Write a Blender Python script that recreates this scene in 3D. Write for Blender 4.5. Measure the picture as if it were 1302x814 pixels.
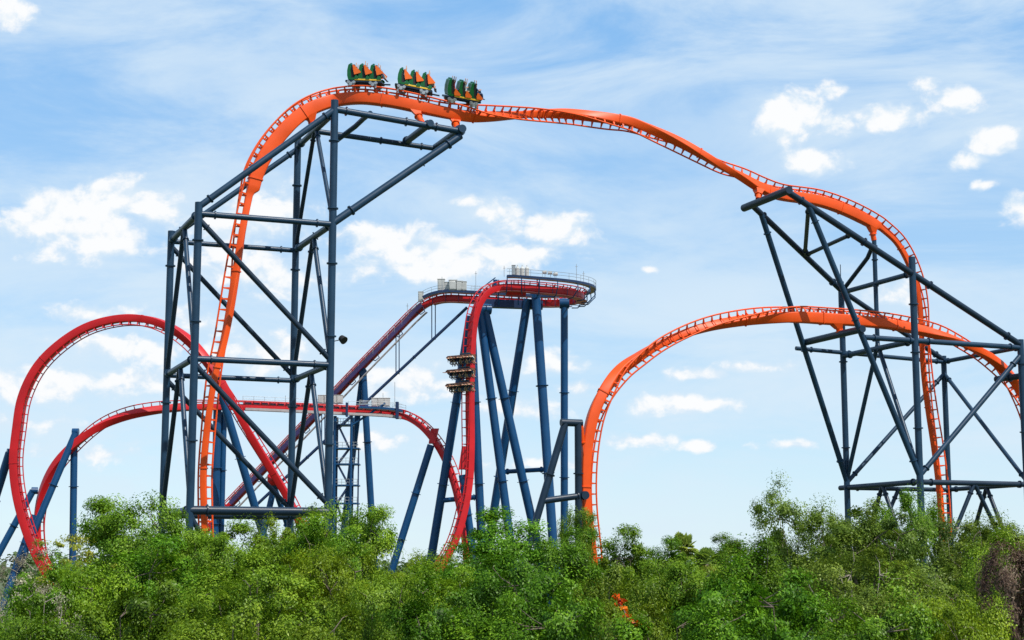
import bpy, bmesh, math, random
import numpy as np
from mathutils import Vector, Matrix

# ------------------------------------------------------------------ scene, camera, light
scene = bpy.context.scene
for o in list(bpy.data.objects):
    bpy.data.objects.remove(o)
COL = scene.collection
R = math.radians
W0, H0, F0, HOR = 1302.0, 814.0, 2080.0, 720.0      # photograph size, focal length and horizon line in its pixels
CX, CY = W0 / 2, H0 / 2
CAMZ = 7.5
PITCH = math.atan((HOR - CY) / F0)

cam_d = bpy.data.cameras.new('camera')
cam = bpy.data.objects.new('camera', cam_d)
COL.objects.link(cam)
cam.location = (0, 0, CAMZ)
cam.rotation_euler = (R(90) + PITCH, 0, 0)
cam_d.sensor_width = 36
cam_d.lens = 36 * F0 / W0
cam_d.clip_start = 0.5
cam_d.clip_end = 20000
scene.camera = cam

SUN = Vector((0.50, -0.52, 1.0)).normalized()
SKY_STRENGTH = 0.15
sun_d = bpy.data.lights.new('sun', 'SUN')
sun_d.energy = 4.2
sun_d.angle = R(0.53)
sun_d.color = (1.0, 0.955, 0.88)
sun = bpy.data.objects.new('sun', sun_d)
sun.rotation_euler = SUN.to_track_quat('Z', 'Y').to_euler()
sun.location = (0, 0, 200)
COL.objects.link(sun)

scene.view_settings.view_transform = 'Standard'
scene.view_settings.look = 'None'
scene.view_settings.gamma = 1
scene.view_settings.use_curve_mapping = False
scene.view_settings.exposure = 0.35
scene.render.engine = 'CYCLES'
scene.render.resolution_x = 1024
scene.render.resolution_y = 640
scene.cycles.max_bounces = 6
scene.cycles.transparent_max_bounces = 4


def ray(px, py):
    u = (px - CX) / F0
    v = (CY - py) / F0
    return Vector((u, math.cos(PITCH) - v * math.sin(PITCH), math.sin(PITCH) + v * math.cos(PITCH)))


def P(px, py, Y):                       # world point seen at that place of the photograph at distance Y
    d = ray(px, py)
    return Vector((0, 0, CAMZ)) + d * (Y / d.y)


TA = Vector((0.9285, 0.3714, 0))        # direction in plan along the orange ride
NB = Vector((-0.3714, 0.9285, 0))       # from its front frames to its back frames
UP = Vector((0, 0, 1))
SP = 11.9                               # distance between front and back frames


def PP(px, py, s):                      # point on the vertical plane s metres behind the front frames
    d = ray(px, py)
    k = d.x / d.y
    return P(px, py, (134.76 + 1.077 * s) / (1 - 0.4 * k))


def build_world():
    w = bpy.data.worlds.new('World')
    scene.world = w
    w.use_nodes = True
    nt = w.node_tree
    nt.nodes.clear()
    N = nt.nodes.new
    L = nt.links.new

    def math_(op, a, b=None, c=None, clamp=False):
        n = N('ShaderNodeMath')
        n.operation = op
        n.use_clamp = clamp
        for i, x in enumerate((a, b, c)):
            if x is None:
                continue
            if isinstance(x, (int, float)):
                n.inputs[i].default_value = x
            else:
                L(x, n.inputs[i])
        return n.outputs[0]

    def smooth(x, lo, hi):
        n = N('ShaderNodeMapRange')
        n.interpolation_type = 'SMOOTHSTEP'
        n.inputs[1].default_value = lo
        n.inputs[2].default_value = hi
        L(x, n.inputs[0])
        return n.outputs[0]

    sky = N('ShaderNodeTexSky')
    sky.sky_type = 'NISHITA'
    sky.sun_disc = False
    sky.sun_elevation = math.asin(SUN.z)
    sky.sun_rotation = math.atan2(SUN.x, SUN.y)
    sky.air_density = 1.0
    sky.dust_density = 0.15
    sky.ozone_density = 3.0
    tc = N('ShaderNodeTexCoord')
    sep = N('ShaderNodeSeparateXYZ')
    L(tc.outputs['Generated'], sep.inputs[0])
    az = math_('MULTIPLY', math_('ARCTAN2', sep.outputs[0], sep.outputs[1]), 57.29578)
    el = math_('MULTIPLY', math_('ARCSINE', sep.outputs[2]), 57.29578)
    cmb = N('ShaderNodeCombineXYZ')
    L(az, cmb.inputs[0])
    L(el, cmb.inputs[1])
    co = cmb.outputs[0]

    def noise(scale, detail=8, rough=0.55, sx=1, sy=1, rot=0, off=(0, 0, 0), dist=0.0):
        mp = N('ShaderNodeMapping')
        mp.inputs['Rotation'].default_value = (0, 0, R(rot))
        mp.inputs['Scale'].default_value = (sx, sy, 1)
        mp.inputs['Location'].default_value = off
        L(co, mp.inputs[0])
        n = N('ShaderNodeTexNoise')
        n.inputs['Scale'].default_value = scale
        n.inputs['Detail'].default_value = detail
        n.inputs['Roughness'].default_value = rough
        n.inputs['Distortion'].default_value = dist
        L(mp.outputs[0], n.inputs['Vector'])
        return n.outputs[0]

    puffs = [  # cumulus: centre and half-axes in photograph pixels, weight
        (95, 285, 95, 42, 1.0), (150, 258, 70, 30, 1.0), (60, 288, 60, 26, .95), (118, 306, 60, 20, .9),
        (575, 325, 130, 28, 1.0), (490, 305, 66, 24, 1.0), (645, 325, 70, 22, .95), (560, 345, 110, 14, .7),
        (628, 270, 42, 15, .85), (705, 292, 56, 22, 1.0), (600, 258, 26, 9, .6), (675, 283, 30, 10, .7),
        (1008, 148, 46, 34, 1.0), (1122, 151, 56, 17, .95), (1070, 156, 40, 14, .7), (1216, 126, 38, 18, .9),
        (1030, 208, 40, 19, .85), (1180, 107, 18, 8, .55), (1056, 116, 20, 12, .5),
        (1270, 177, 34, 18, .95), (1222, 206, 26, 9, .6), (1298, 264, 30, 20, .85), (1250, 236, 14, 6, .5),
        (14, 14, 34, 22, .9),
        (857, 514, 62, 16, .95), (815, 560, 50, 9, .65), (884, 566, 20, 8, .8), (962, 467, 42, 8, .75), (888, 476, 36, 8, .7), (905, 514, 40, 10, .6),
        (120, 400, 52, 12, .65), (165, 442, 78, 20, .75), (60, 487, 80, 24, .72), (165, 485, 90, 18, .7), (230, 412, 60, 16, .5),
        (285, 315, 74, 46, .72), (330, 270, 60, 40, .62), (350, 350, 60, 30, .6), (520, 490, 70, 24, .8), (650, 520, 60, 16, .62),
        (735, 494, 34, 10, .7), (1138, 373, 34, 14, .7), (340, 450, 70, 24, .62), (130, 578, 70, 14, .5), (480, 560, 70, 12, .5), (700, 460, 40, 14, .55), (824, 343, 8, 5, .4),
        (1010, 565, 50, 6, .42), (700, 590, 70, 8, .4), (20, 540, 60, 10, .4),
    ]
    val = None
    for (px, py, a, b, wt) in puffs:
        d = ray(px, py).normalized()
        u0 = math.degrees(math.atan2(d.x, d.y))
        v0 = math.degrees(math.asin(d.z))
        k = 0.02755
        s1 = N('ShaderNodeVectorMath')
        s1.operation = 'SUBTRACT'
        L(co, s1.inputs[0])
        s1.inputs[1].default_value = (u0, v0, 0)
        s2 = N('ShaderNodeVectorMath')
        s2.operation = 'MULTIPLY'
        L(s1.outputs[0], s2.inputs[0])
        s2.inputs[1].default_value = (1 / (a * k * 1.15), 1 / (b * k * 1.15), 0)
        s3 = N('ShaderNodeVectorMath')
        s3.operation = 'LENGTH'
        L(s2.outputs[0], s3.inputs[0])
        m = math_('MULTIPLY_ADD', s3.outputs['Value'], -wt * .95, wt * .95 - .06)
        val = m if val is None else math_('MAXIMUM', val, m)
    val = math_('MAXIMUM', val, -0.7)
    n1 = noise(0.75, 10, 0.58, 1, 1.3, 0, (3.1, 7.7, 0), 0.2)
    n1b = noise(0.9, 5, 0.5, 1, 1.6, 0, (9.1, 1.7, 0))
    body = math_('ADD', val, math_('MULTIPLY', math_('SUBTRACT', n1, 0.5), 1.9))
    dens = smooth(body, -0.14, 0.40)
    n_up = noise(0.75, 6, 0.5, 1, 1.3, 0, (3.1, 7.7 + 0.42, 0), 0.2)
    relief = math_('MULTIPLY', math_('SUBTRACT', n1, n_up), 2.6)
    # thin high streaks and a faint veil
    c1 = noise(0.17, 8, 0.62, 0.5, 1.8, -16, (0, 4, 0), 0.5)
    c2 = noise(0.075, 3, 0.5, 1, 1.5, -12, (5, 2, 0))
    cir = math_('MULTIPLY', smooth(c1, 0.30, 0.64), smooth(c2, 0.12, 0.52))
    cir = math_('MULTIPLY', cir, 0.80)
    # air: deep blue above, pale close to the horizon
    hz = smooth(el, 21.0, -2.0)
    air = N('ShaderNodeMix')
    air.data_type = 'RGBA'
    L(hz, air.inputs['Factor'])
    air.inputs['A'].default_value = (0.185, 0.405, 0.705, 1)
    air.inputs['B'].default_value = (0.445, 0.600, 0.705, 1)
    cc = N('ShaderNodeMix')
    cc.data_type = 'RGBA'
    L(smooth(math_('ADD', math_('ADD', body, relief), math_('MULTIPLY', math_('SUBTRACT', n1b, 0.5), 0.6)), -0.15, 0.65), cc.inputs['Factor'])
    cc.inputs['A'].default_value = (0.56, 0.66, 0.755, 1)
    cc.inputs['B'].default_value = (0.765, 0.775, 0.785, 1)
    bg_sky = N('ShaderNodeBackground')
    bg_sky.inputs['Strength'].default_value = SKY_STRENGTH
    L(sky.outputs[0], bg_sky.inputs['Color'])
    bg_air = N('ShaderNodeBackground')
    L(air.outputs['Result'], bg_air.inputs['Color'])
    bg_cir = N('ShaderNodeBackground')
    bg_cir.inputs['Color'].default_value = (0.56, 0.665, 0.755, 1)
    bg_c = N('ShaderNodeBackground')
    L(cc.outputs['Result'], bg_c.inputs['Color'])
    m0 = N('ShaderNodeMixShader')
    m0.inputs[0].default_value = 0.78
    L(bg_sky.outputs[0], m0.inputs[1])
    L(bg_air.outputs[0], m0.inputs[2])
    m1 = N('ShaderNodeMixShader')
    L(cir, m1.inputs[0])
    L(m0.outputs[0], m1.inputs[1])
    L(bg_cir.outputs[0], m1.inputs[2])
    m2 = N('ShaderNodeMixShader')
    L(dens, m2.inputs[0])
    L(m1.outputs[0], m2.inputs[1])
    L(bg_c.outputs[0], m2.inputs[2])
    out = N('ShaderNodeOutputWorld')
    L(m2.outputs[0], out.inputs['Surface'])


build_world()


# ------------------------------------------------------------------ materials
def paint(name, rgb, rough=0.38, var=0.10, scale=0.8, metallic=0.0, coat=0.0, spec=0.32):
    m = bpy.data.materials.new(name)
    m.use_nodes = True
    nt = m.node_tree
    b = nt.nodes['Principled BSDF']
    b.inputs['Metallic'].default_value = metallic
    b.inputs['Coat Weight'].default_value = coat
    b.inputs['Specular IOR Level'].default_value = spec
    tc = nt.nodes.new('ShaderNodeTexCoord')
    n = nt.nodes.new('ShaderNodeTexNoise')
    n.inputs['Scale'].default_value = scale
    n.inputs['Detail'].default_value = 6
    n.inputs['Roughness'].default_value = 0.62
    nt.links.new(tc.outputs['Object'], n.inputs['Vector'])
    r = nt.nodes.new('ShaderNodeValToRGB')
    r.color_ramp.elements[0].position = 0.30
    r.color_ramp.elements[1].position = 0.70
    r.color_ramp.elements[0].color = tuple(c * (1 - var) for c in rgb) + (1,)
    r.color_ramp.elements[1].color = tuple(min(1, c * (1 + var)) for c in rgb) + (1,)
    nt.links.new(n.outputs[0], r.inputs[0])
    nt.links.new(r.outputs[0], b.inputs['Base Color'])
    mr = nt.nodes.new('ShaderNodeMapRange')
    mr.inputs[3].default_value = max(0.05, rough - 0.08)
    mr.inputs[4].default_value = min(1, rough + 0.10)
    nt.links.new(n.outputs[0], mr.inputs[0])
    nt.links.new(mr.outputs[0], b.inputs['Roughness'])
    return m


def leaf_mat(name, dark, mid, light, trans=0.35):
    m = bpy.data.materials.new(name)
    m.use_nodes = True
    nt = m.node_tree
    nt.nodes.clear()
    N = nt.nodes.new
    L = nt.links.new
    g = N('ShaderNodeNewGeometry')
    tc = N('ShaderNodeTexCoord')
    ns = N('ShaderNodeTexNoise')
    ns.inputs['Scale'].default_value = 0.55
    ns.inputs['Detail'].default_value = 2
    L(tc.outputs['Object'], ns.inputs['Vector'])
    add = N('ShaderNodeMath')
    add.operation = 'MULTIPLY_ADD'
    L(ns.outputs[0], add.inputs[0])
    add.inputs[1].default_value = 1.5
    add.inputs[2].default_value = -0.55
    av = N('ShaderNodeMath')
    av.operation = 'MULTIPLY_ADD'
    L(g.outputs['Random Per Island'], av.inputs[0])
    av.inputs[1].default_value = 0.55
    L(add.outputs[0], av.inputs[2])
    av2 = N('ShaderNodeMath')
    av2.operation = 'ADD'
    av2.inputs[1].default_value = 0.0
    L(av.outputs[0], av2.inputs[0])
    r = N('ShaderNodeValToRGB')
    e = r.color_ramp.elements
    e[0].position = 0.12
    e[0].color = dark + (1,)
    e[1].position = 0.92
    e[1].color = light + (1,)
    x = e.new(0.5)
    x.color = mid + (1,)
    L(av2.outputs[0], r.inputs[0])
    oi = N('ShaderNodeObjectInfo')
    hv = N('ShaderNodeHueSaturation')
    h1 = N('ShaderNodeMapRange')
    h1.inputs[3].default_value = 0.485
    h1.inputs[4].default_value = 0.515
    L(oi.outputs['Random'], h1.inputs[0])
    L(h1.outputs[0], hv.inputs['Hue'])
    h2 = N('ShaderNodeMath')
    h2.operation = 'MULTIPLY'
    h2.inputs[1].default_value = 7.31
    L(oi.outputs['Random'], h2.inputs[0])
    h3 = N('ShaderNodeMath')
    h3.operation = 'FRACT'
    L(h2.outputs[0], h3.inputs[0])
    h4 = N('ShaderNodeMapRange')
    h4.inputs[3].default_value = 0.78
    h4.inputs[4].default_value = 1.25
    L(h3.outputs[0], h4.inputs[0])
    L(h4.outputs[0], hv.inputs['Value'])
    L(r.outputs[0], hv.inputs['Color'])
    r = hv
    d = N('ShaderNodeBsdfDiffuse')
    L(r.outputs[0], d.inputs[0])
    t = N('ShaderNodeBsdfTranslucent')
    tm = N('ShaderNodeMix')
    tm.data_type = 'RGBA'
    tm.blend_type = 'MULTIPLY'
    tm.inputs['Factor'].default_value = 1
    L(r.outputs[0], tm.inputs['A'])
    tm.inputs['B'].default_value = (1.0, 1.0, 0.55, 1)
    L(tm.outputs['Result'], t.inputs[0])
    gl = N('ShaderNodeBsdfGlossy')
    gl.inputs['Roughness'].default_value = 0.42
    gl.inputs[0].default_value = (0.75, 0.85, 0.6, 1)
    a = N('ShaderNodeMixShader')
    a.inputs[0].default_value = trans
    L(d.outputs[0], a.inputs[1])
    L(t.outputs[0], a.inputs[2])
    b = N('ShaderNodeMixShader')
    b.inputs[0].default_value = 0.018
    L(a.outputs[0], b.inputs[1])
    L(gl.outputs[0], b.inputs[2])
    o = N('ShaderNodeOutputMaterial')
    L(b.outputs[0], o.inputs[0])
    return m


M = {
    'orange': paint('orange_paint', (0.70, 0.071, 0.003), 0.46, 0.16, 0.35),
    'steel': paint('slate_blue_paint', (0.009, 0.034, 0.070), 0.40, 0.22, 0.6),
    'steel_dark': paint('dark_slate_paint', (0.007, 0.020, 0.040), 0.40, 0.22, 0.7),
    'red': paint('red_paint', (0.46, 0.008, 0.012), 0.38, 0.18, 0.22),
    'pale_red': paint('faded_red_rail', (0.62, 0.12, 0.12), 0.45, 0.15, 0.5),
    'blue': paint('blue_paint', (0.004, 0.050, 0.140), 0.38, 0.12, 0.3),
    'indigo': paint('indigo_paint', (0.040, 0.030, 0.100), 0.45, 0.2, 0.5),
    'navy': paint('navy_paint', (0.012, 0.030, 0.085), 0.45, 0.15, 0.5),
    'plum': paint('plum_rail_paint', (0.16, 0.015, 0.07), 0.5, 0.15, 0.5),
    'grate': paint('walkway_grating', (0.34, 0.30, 0.30), 0.6, 0.15, 1.5),
    'box': paint('weathered_cabinet', (0.42, 0.42, 0.40), 0.5, 0.15, 0.9),
    'galv': paint('galvanised_steel', (0.33, 0.35, 0.36), 0.42, 0.15, 2.0, 0.5),
    'black': paint('black_rubber', (0.016, 0.016, 0.018), 0.6, 0.2, 3.0),
    'green': paint('green_seat_shell', (0.005, 0.105, 0.026), 0.4, 0.15, 2.0),
    'teal': paint('teal_seat_back', (0.010, 0.12, 0.105), 0.4, 0.15, 2.0),
    'flame': paint('orange_wing_panel', (0.80, 0.135, 0.015), 0.4, 0.10, 2.0),
    'yellow': paint('yellow_trim', (0.72, 0.42, 0.03), 0.4, 0.15, 2.5),
    'bark': paint('bark', (0.135, 0.105, 0.080), 0.9, 0.35, 6.0),
    'pale_bark': paint('pale_bark', (0.27, 0.23, 0.19), 0.9, 0.3, 6.0),
    'seat_brown': paint('brown_seat_shell', (0.17, 0.055, 0.028), 0.5, 0.15, 3.0),
    'skin_a': paint('light_skin', (0.52, 0.29, 0.20), 0.55, 0.06, 5.0),
    'skin_b': paint('brown_skin', (0.22, 0.11, 0.065), 0.55, 0.06, 5.0),
    'hair_a': paint('dark_hair', (0.018, 0.012, 0.010), 0.6, 0.2, 9.0),
    'hair_b': paint('brown_hair', (0.12, 0.062, 0.03), 0.6, 0.2, 9.0),
    'shirt_a': paint('navy_shirt', (0.02, 0.03, 0.08), 0.8, 0.15, 5.0),
    'shirt_b': paint('white_shirt', (0.66, 0.65, 0.63), 0.8, 0.08, 5.0),
    'shirt_c': paint('red_shirt', (0.42, 0.04, 0.05), 0.8, 0.12, 5.0),
    'shirt_d': paint('black_shirt', (0.02, 0.02, 0.022), 0.8, 0.2, 5.0),
    'denim': paint('denim', (0.045, 0.075, 0.14), 0.85, 0.2, 6.0),
    'khaki': paint('khaki_shorts', (0.32, 0.25, 0.16), 0.85, 0.12, 6.0),
    'leaf_willow': leaf_mat('willow_leaf', (0.045, 0.109, 0.008), (0.144, 0.253, 0.015), (0.261, 0.375, 0.032), 0.36),
    'leaf_oak': leaf_mat('oak_leaf', (0.029, 0.077, 0.006), (0.085, 0.189, 0.009), (0.181, 0.309, 0.019), 0.32),
    'leaf_lime': leaf_mat('lime_leaf', (0.065, 0.118, 0.007), (0.164, 0.26, 0.012), (0.285, 0.378, 0.022), 0.36),
    'leaf_olive': leaf_mat('olive_leaf', (0.049, 0.084, 0.01), (0.121, 0.179, 0.022), (0.22, 0.286, 0.044), 0.34),
    'leaf_bloom': leaf_mat('yellow_leaf', (0.10, 0.14, 0.02), (0.24, 0.28, 0.03), (0.42, 0.40, 0.04), 0.4),
    'leaf_dry': leaf_mat('dry_leaf', (0.060, 0.034, 0.030), (0.140, 0.085, 0.066), (0.26, 0.18, 0.13), 0.2),
    'leaf_grey': leaf_mat('grey_twig', (0.12, 0.11, 0.075), (0.24, 0.22, 0.15), (0.36, 0.33, 0.24), 0.2),
    'leaf_far': leaf_mat('hazed_far_leaf', (0.06, 0.115, 0.045), (0.11, 0.18, 0.07), (0.16, 0.24, 0.09), 0.3),  # leaf green made paler: distance haze is put into the colour
    'leaf_palm': leaf_mat('palm_leaf', (0.11, 0.17, 0.03), (0.25, 0.34, 0.06), (0.42, 0.48, 0.12), 0.4),
    'petal': leaf_mat('orange_petal', (0.45, 0.045, 0.004), (0.68, 0.09, 0.006), (0.75, 0.24, 0.015), 0.35),
}


# ------------------------------------------------------------------ mesh builder
class MB:
    def __init__(self):
        self.v = []
        self.f = []
        self.mi = []

    def add(self, vs, fs, mi=0):
        b = len(self.v)
        self.v.extend([tuple(x) for x in vs])
        self.f.extend([tuple(i + b for i in f) for f in fs])
        self.mi.extend([mi] * len(fs))

    def ring(self, c, x, y, prof):
        return [c + x * a + y * b for a, b in prof]

    def loft(self, rings, cap=True, mi=0, closed=False):
        n = len(rings[0])
        vs = [p for r in rings for p in r]
        fs = []
        m = len(rings)
        for i in range(m if closed else m - 1):
            j = (i + 1) % m
            for k in range(n):
                l = (k + 1) % n
                fs.append((i * n + k, i * n + l, j * n + l, j * n + k))
        if cap and not closed:
            fs.append(tuple(range(n - 1, -1, -1)))
            fs.append(tuple((m - 1) * n + k for k in range(n)))
        self.add(vs, fs, mi)

    def tube(self, p, q, r, n=14, r2=None, mi=0):
        p, q = Vector(p), Vector(q)
        t = (q - p).normalized()
        x = t.cross(UP if abs(t.z) < .95 else Vector((1, 0, 0))).normalized()
        y = t.cross(x).normalized()
        c = [(math.cos(2 * math.pi * k / n), math.sin(2 * math.pi * k / n)) for k in range(n)]
        r2 = r if r2 is None else r2
        self.loft([[p + x * (a * r) + y * (b * r) for a, b in c], [q + x * (a * r2) + y * (b * r2) for a, b in c]], mi=mi)

    def path(self, pts, r, n=8, mi=0):
        pts = [Vector(p) for p in pts]
        c = [(math.cos(2 * math.pi * k / n), math.sin(2 * math.pi * k / n)) for k in range(n)]
        rings = []
        px = None
        for i, p in enumerate(pts):
            t = (pts[min(i + 1, len(pts) - 1)] - pts[max(i - 1, 0)]).normalized()
            if px is None:
                x = t.cross(UP if abs(t.z) < .95 else Vector((1, 0, 0))).normalized()
            else:
                x = (px - t * px.dot(t)).normalized()
            px = x
            y = t.cross(x)
            rr = r[i] if isinstance(r, (list, tuple)) else r
            rings.append([p + x * (a * rr) + y * (b * rr) for a, b in c])
        self.loft(rings, mi=mi)

    def box(self, c, x, y, z, sx, sy, sz, mi=0, bev=0.0):
        c = Vector(c)
        x, y, z = Vector(x), Vector(y), Vector(z)
        if bev > 0:
            b = bev
            prof = [(sx - b, -sy), (sx, -sy + b), (sx, sy - b), (sx - b, sy), (-sx + b, sy), (-sx, sy - b), (-sx, -sy + b), (-sx + b, -sy)]
            k = 1 - b / max(sx, sy)
            rings = []
            for h, s in ((-sz, k), (-sz + b, 1), (sz - b, 1), (sz, k)):
                rings.append([c + x * (a * s) + y * (bb * s) + z * h for a, bb in prof])
            self.loft(rings, mi=mi)
        else:
            prof = [(sx, -sy), (sx, sy), (-sx, sy), (-sx, -sy)]
            self.loft([[c + x * a + y * b + z * h for a, b in prof] for h in (-sz, sz)], mi=mi)

    def prism(self, poly, d):
        poly = [Vector(p) for p in poly]
        d = Vector(d)
        self.loft([[p - d * .5 for p in poly], [p + d * .5 for p in poly]])

    def mesh(self, name, mats, smooth=True, angle=40):
        me = bpy.data.meshes.new(name)
        me.from_pydata(self.v, [], self.f)
        for m in (mats if isinstance(mats, (list, tuple)) else [mats]):
            me.materials.append(m)
        me.polygons.foreach_set('material_index', self.mi)
        bm = bmesh.new()
        bm.from_mesh(me)
        bmesh.ops.recalc_face_normals(bm, faces=bm.faces)
        bm.to_mesh(me)
        bm.free()
        if smooth:
            me.polygons.foreach_set('use_smooth', [True] * len(me.polygons))
            me.set_sharp_from_angle(angle=R(angle))
        me.update()
        return me

    def build(self, name, mats, parent=None, smooth=True):
        return link(name, self.mesh(name, mats, smooth), parent)


def link(name, me, parent=None):
    o = bpy.data.objects.new(name, me)
    COL.objects.link(o)
    if parent is not None:
        o.parent = parent
    return o


def thing(name, label, cat, group=None, loc=(0, 0, 0)):
    o = bpy.data.objects.new(name, None)
    o.empty_display_size = 0.5
    COL.objects.link(o)
    o.location = loc
    tag(o, label, cat, group)
    return o


def tag(o, label, cat, group=None, kind=None):
    if label:
        o['label'] = label
    if cat:
        o['category'] = cat
    if group:
        o['group'] = group
    if kind:
        o['kind'] = kind
    return o


def part(mb, name, mat, parent, smooth=True):
    off = Vector((0, 0, 0))
    q = parent
    while q is not None:
        off += q.location
        q = q.parent
    mb.v = [(x - off.x, y - off.y, z - off.z) for x, y, z in mb.v]
    return link(name, mb.mesh(name, mat, smooth), parent)


# ------------------------------------------------------------------ ground and far wood
def build_ground():
    m = bpy.data.materials.new('grass_ground')
    m.use_nodes = True
    nt = m.node_tree
    b = nt.nodes['Principled BSDF']
    tc = nt.nodes.new('ShaderNodeTexCoord')
    n = nt.nodes.new('ShaderNodeTexNoise')
    n.inputs['Scale'].default_value = 0.12
    n.inputs['Detail'].default_value = 10
    n.inputs['Roughness'].default_value = 0.7
    nt.links.new(tc.outputs['Object'], n.inputs['Vector'])
    r = nt.nodes.new('ShaderNodeValToRGB')
    r.color_ramp.elements[0].position = .35
    r.color_ramp.elements[1].position = .68
    r.color_ramp.elements[0].color = (0.035, 0.060, 0.016, 1)
    r.color_ramp.elements[1].color = (0.105, 0.125, 0.045, 1)
    nt.links.new(n.outputs[0], r.inputs[0])
    nt.links.new(r.outputs[0], b.inputs['Base Color'])
    b.inputs['Roughness'].default_value = 0.95
    mb = MB()
    g = 24
    S = 9000
    vs = [(-S + 2 * S * i / g, -2000 + 2 * S * j / g, 0) for j in range(g + 1) for i in range(g + 1)]
    fs = [(j * (g + 1) + i, j * (g + 1) + i + 1, (j + 1) * (g + 1) + i + 1, (j + 1) * (g + 1) + i) for j in range(g) for i in range(g)]
    mb.add(vs, fs)
    o = mb.build('ground', m, smooth=False)
    tag(o, 'grassy flat ground running under the trees to the horizon', None, kind='structure')


build_ground()


# ------------------------------------------------------------------ steel towers
def flange(mb, p, t, r):
    t = Vector(t).normalized()
    mb.tube(Vector(p) - t * .05, Vector(p) + t * .05, r * 1.42, 14)


def member(parent, name, p, q, r, mat='steel', flanges=(), label=None):
    p, q = Vector(p), Vector(q)
    mb = MB()
    mb.tube(p, q, r, 16)
    for k in flanges:
        flange(mb, p.lerp(q, k), q - p, r)
    o = part(mb, name, M[mat], parent)
    if label:
        o['label'] = label
    return o


def column(parent, top, r, mat='steel', base=0.0, flange_z=()):
    t = Vector(top)
    b = Vector((t.x, t.y, base))
    h = t.z - base
    return member(parent, 'column', b, t, r, mat, [(z - base) / h for z in flange_z])


# left tower: square plan, four columns
A = P(253, 255, 125.0)
A2 = Vector((A.x, A.y, 0))
C2 = A2 + TA * 10.8
B2 = A2 + NB * SP
D2 = C2 + NB * SP


def at_z(p, z):
    return Vector((p.x, p.y, z))


ZA, ZC = 35.6, 45.0
Z3, Z2, Z1 = 34.7, 23.3, 11.7


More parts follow.
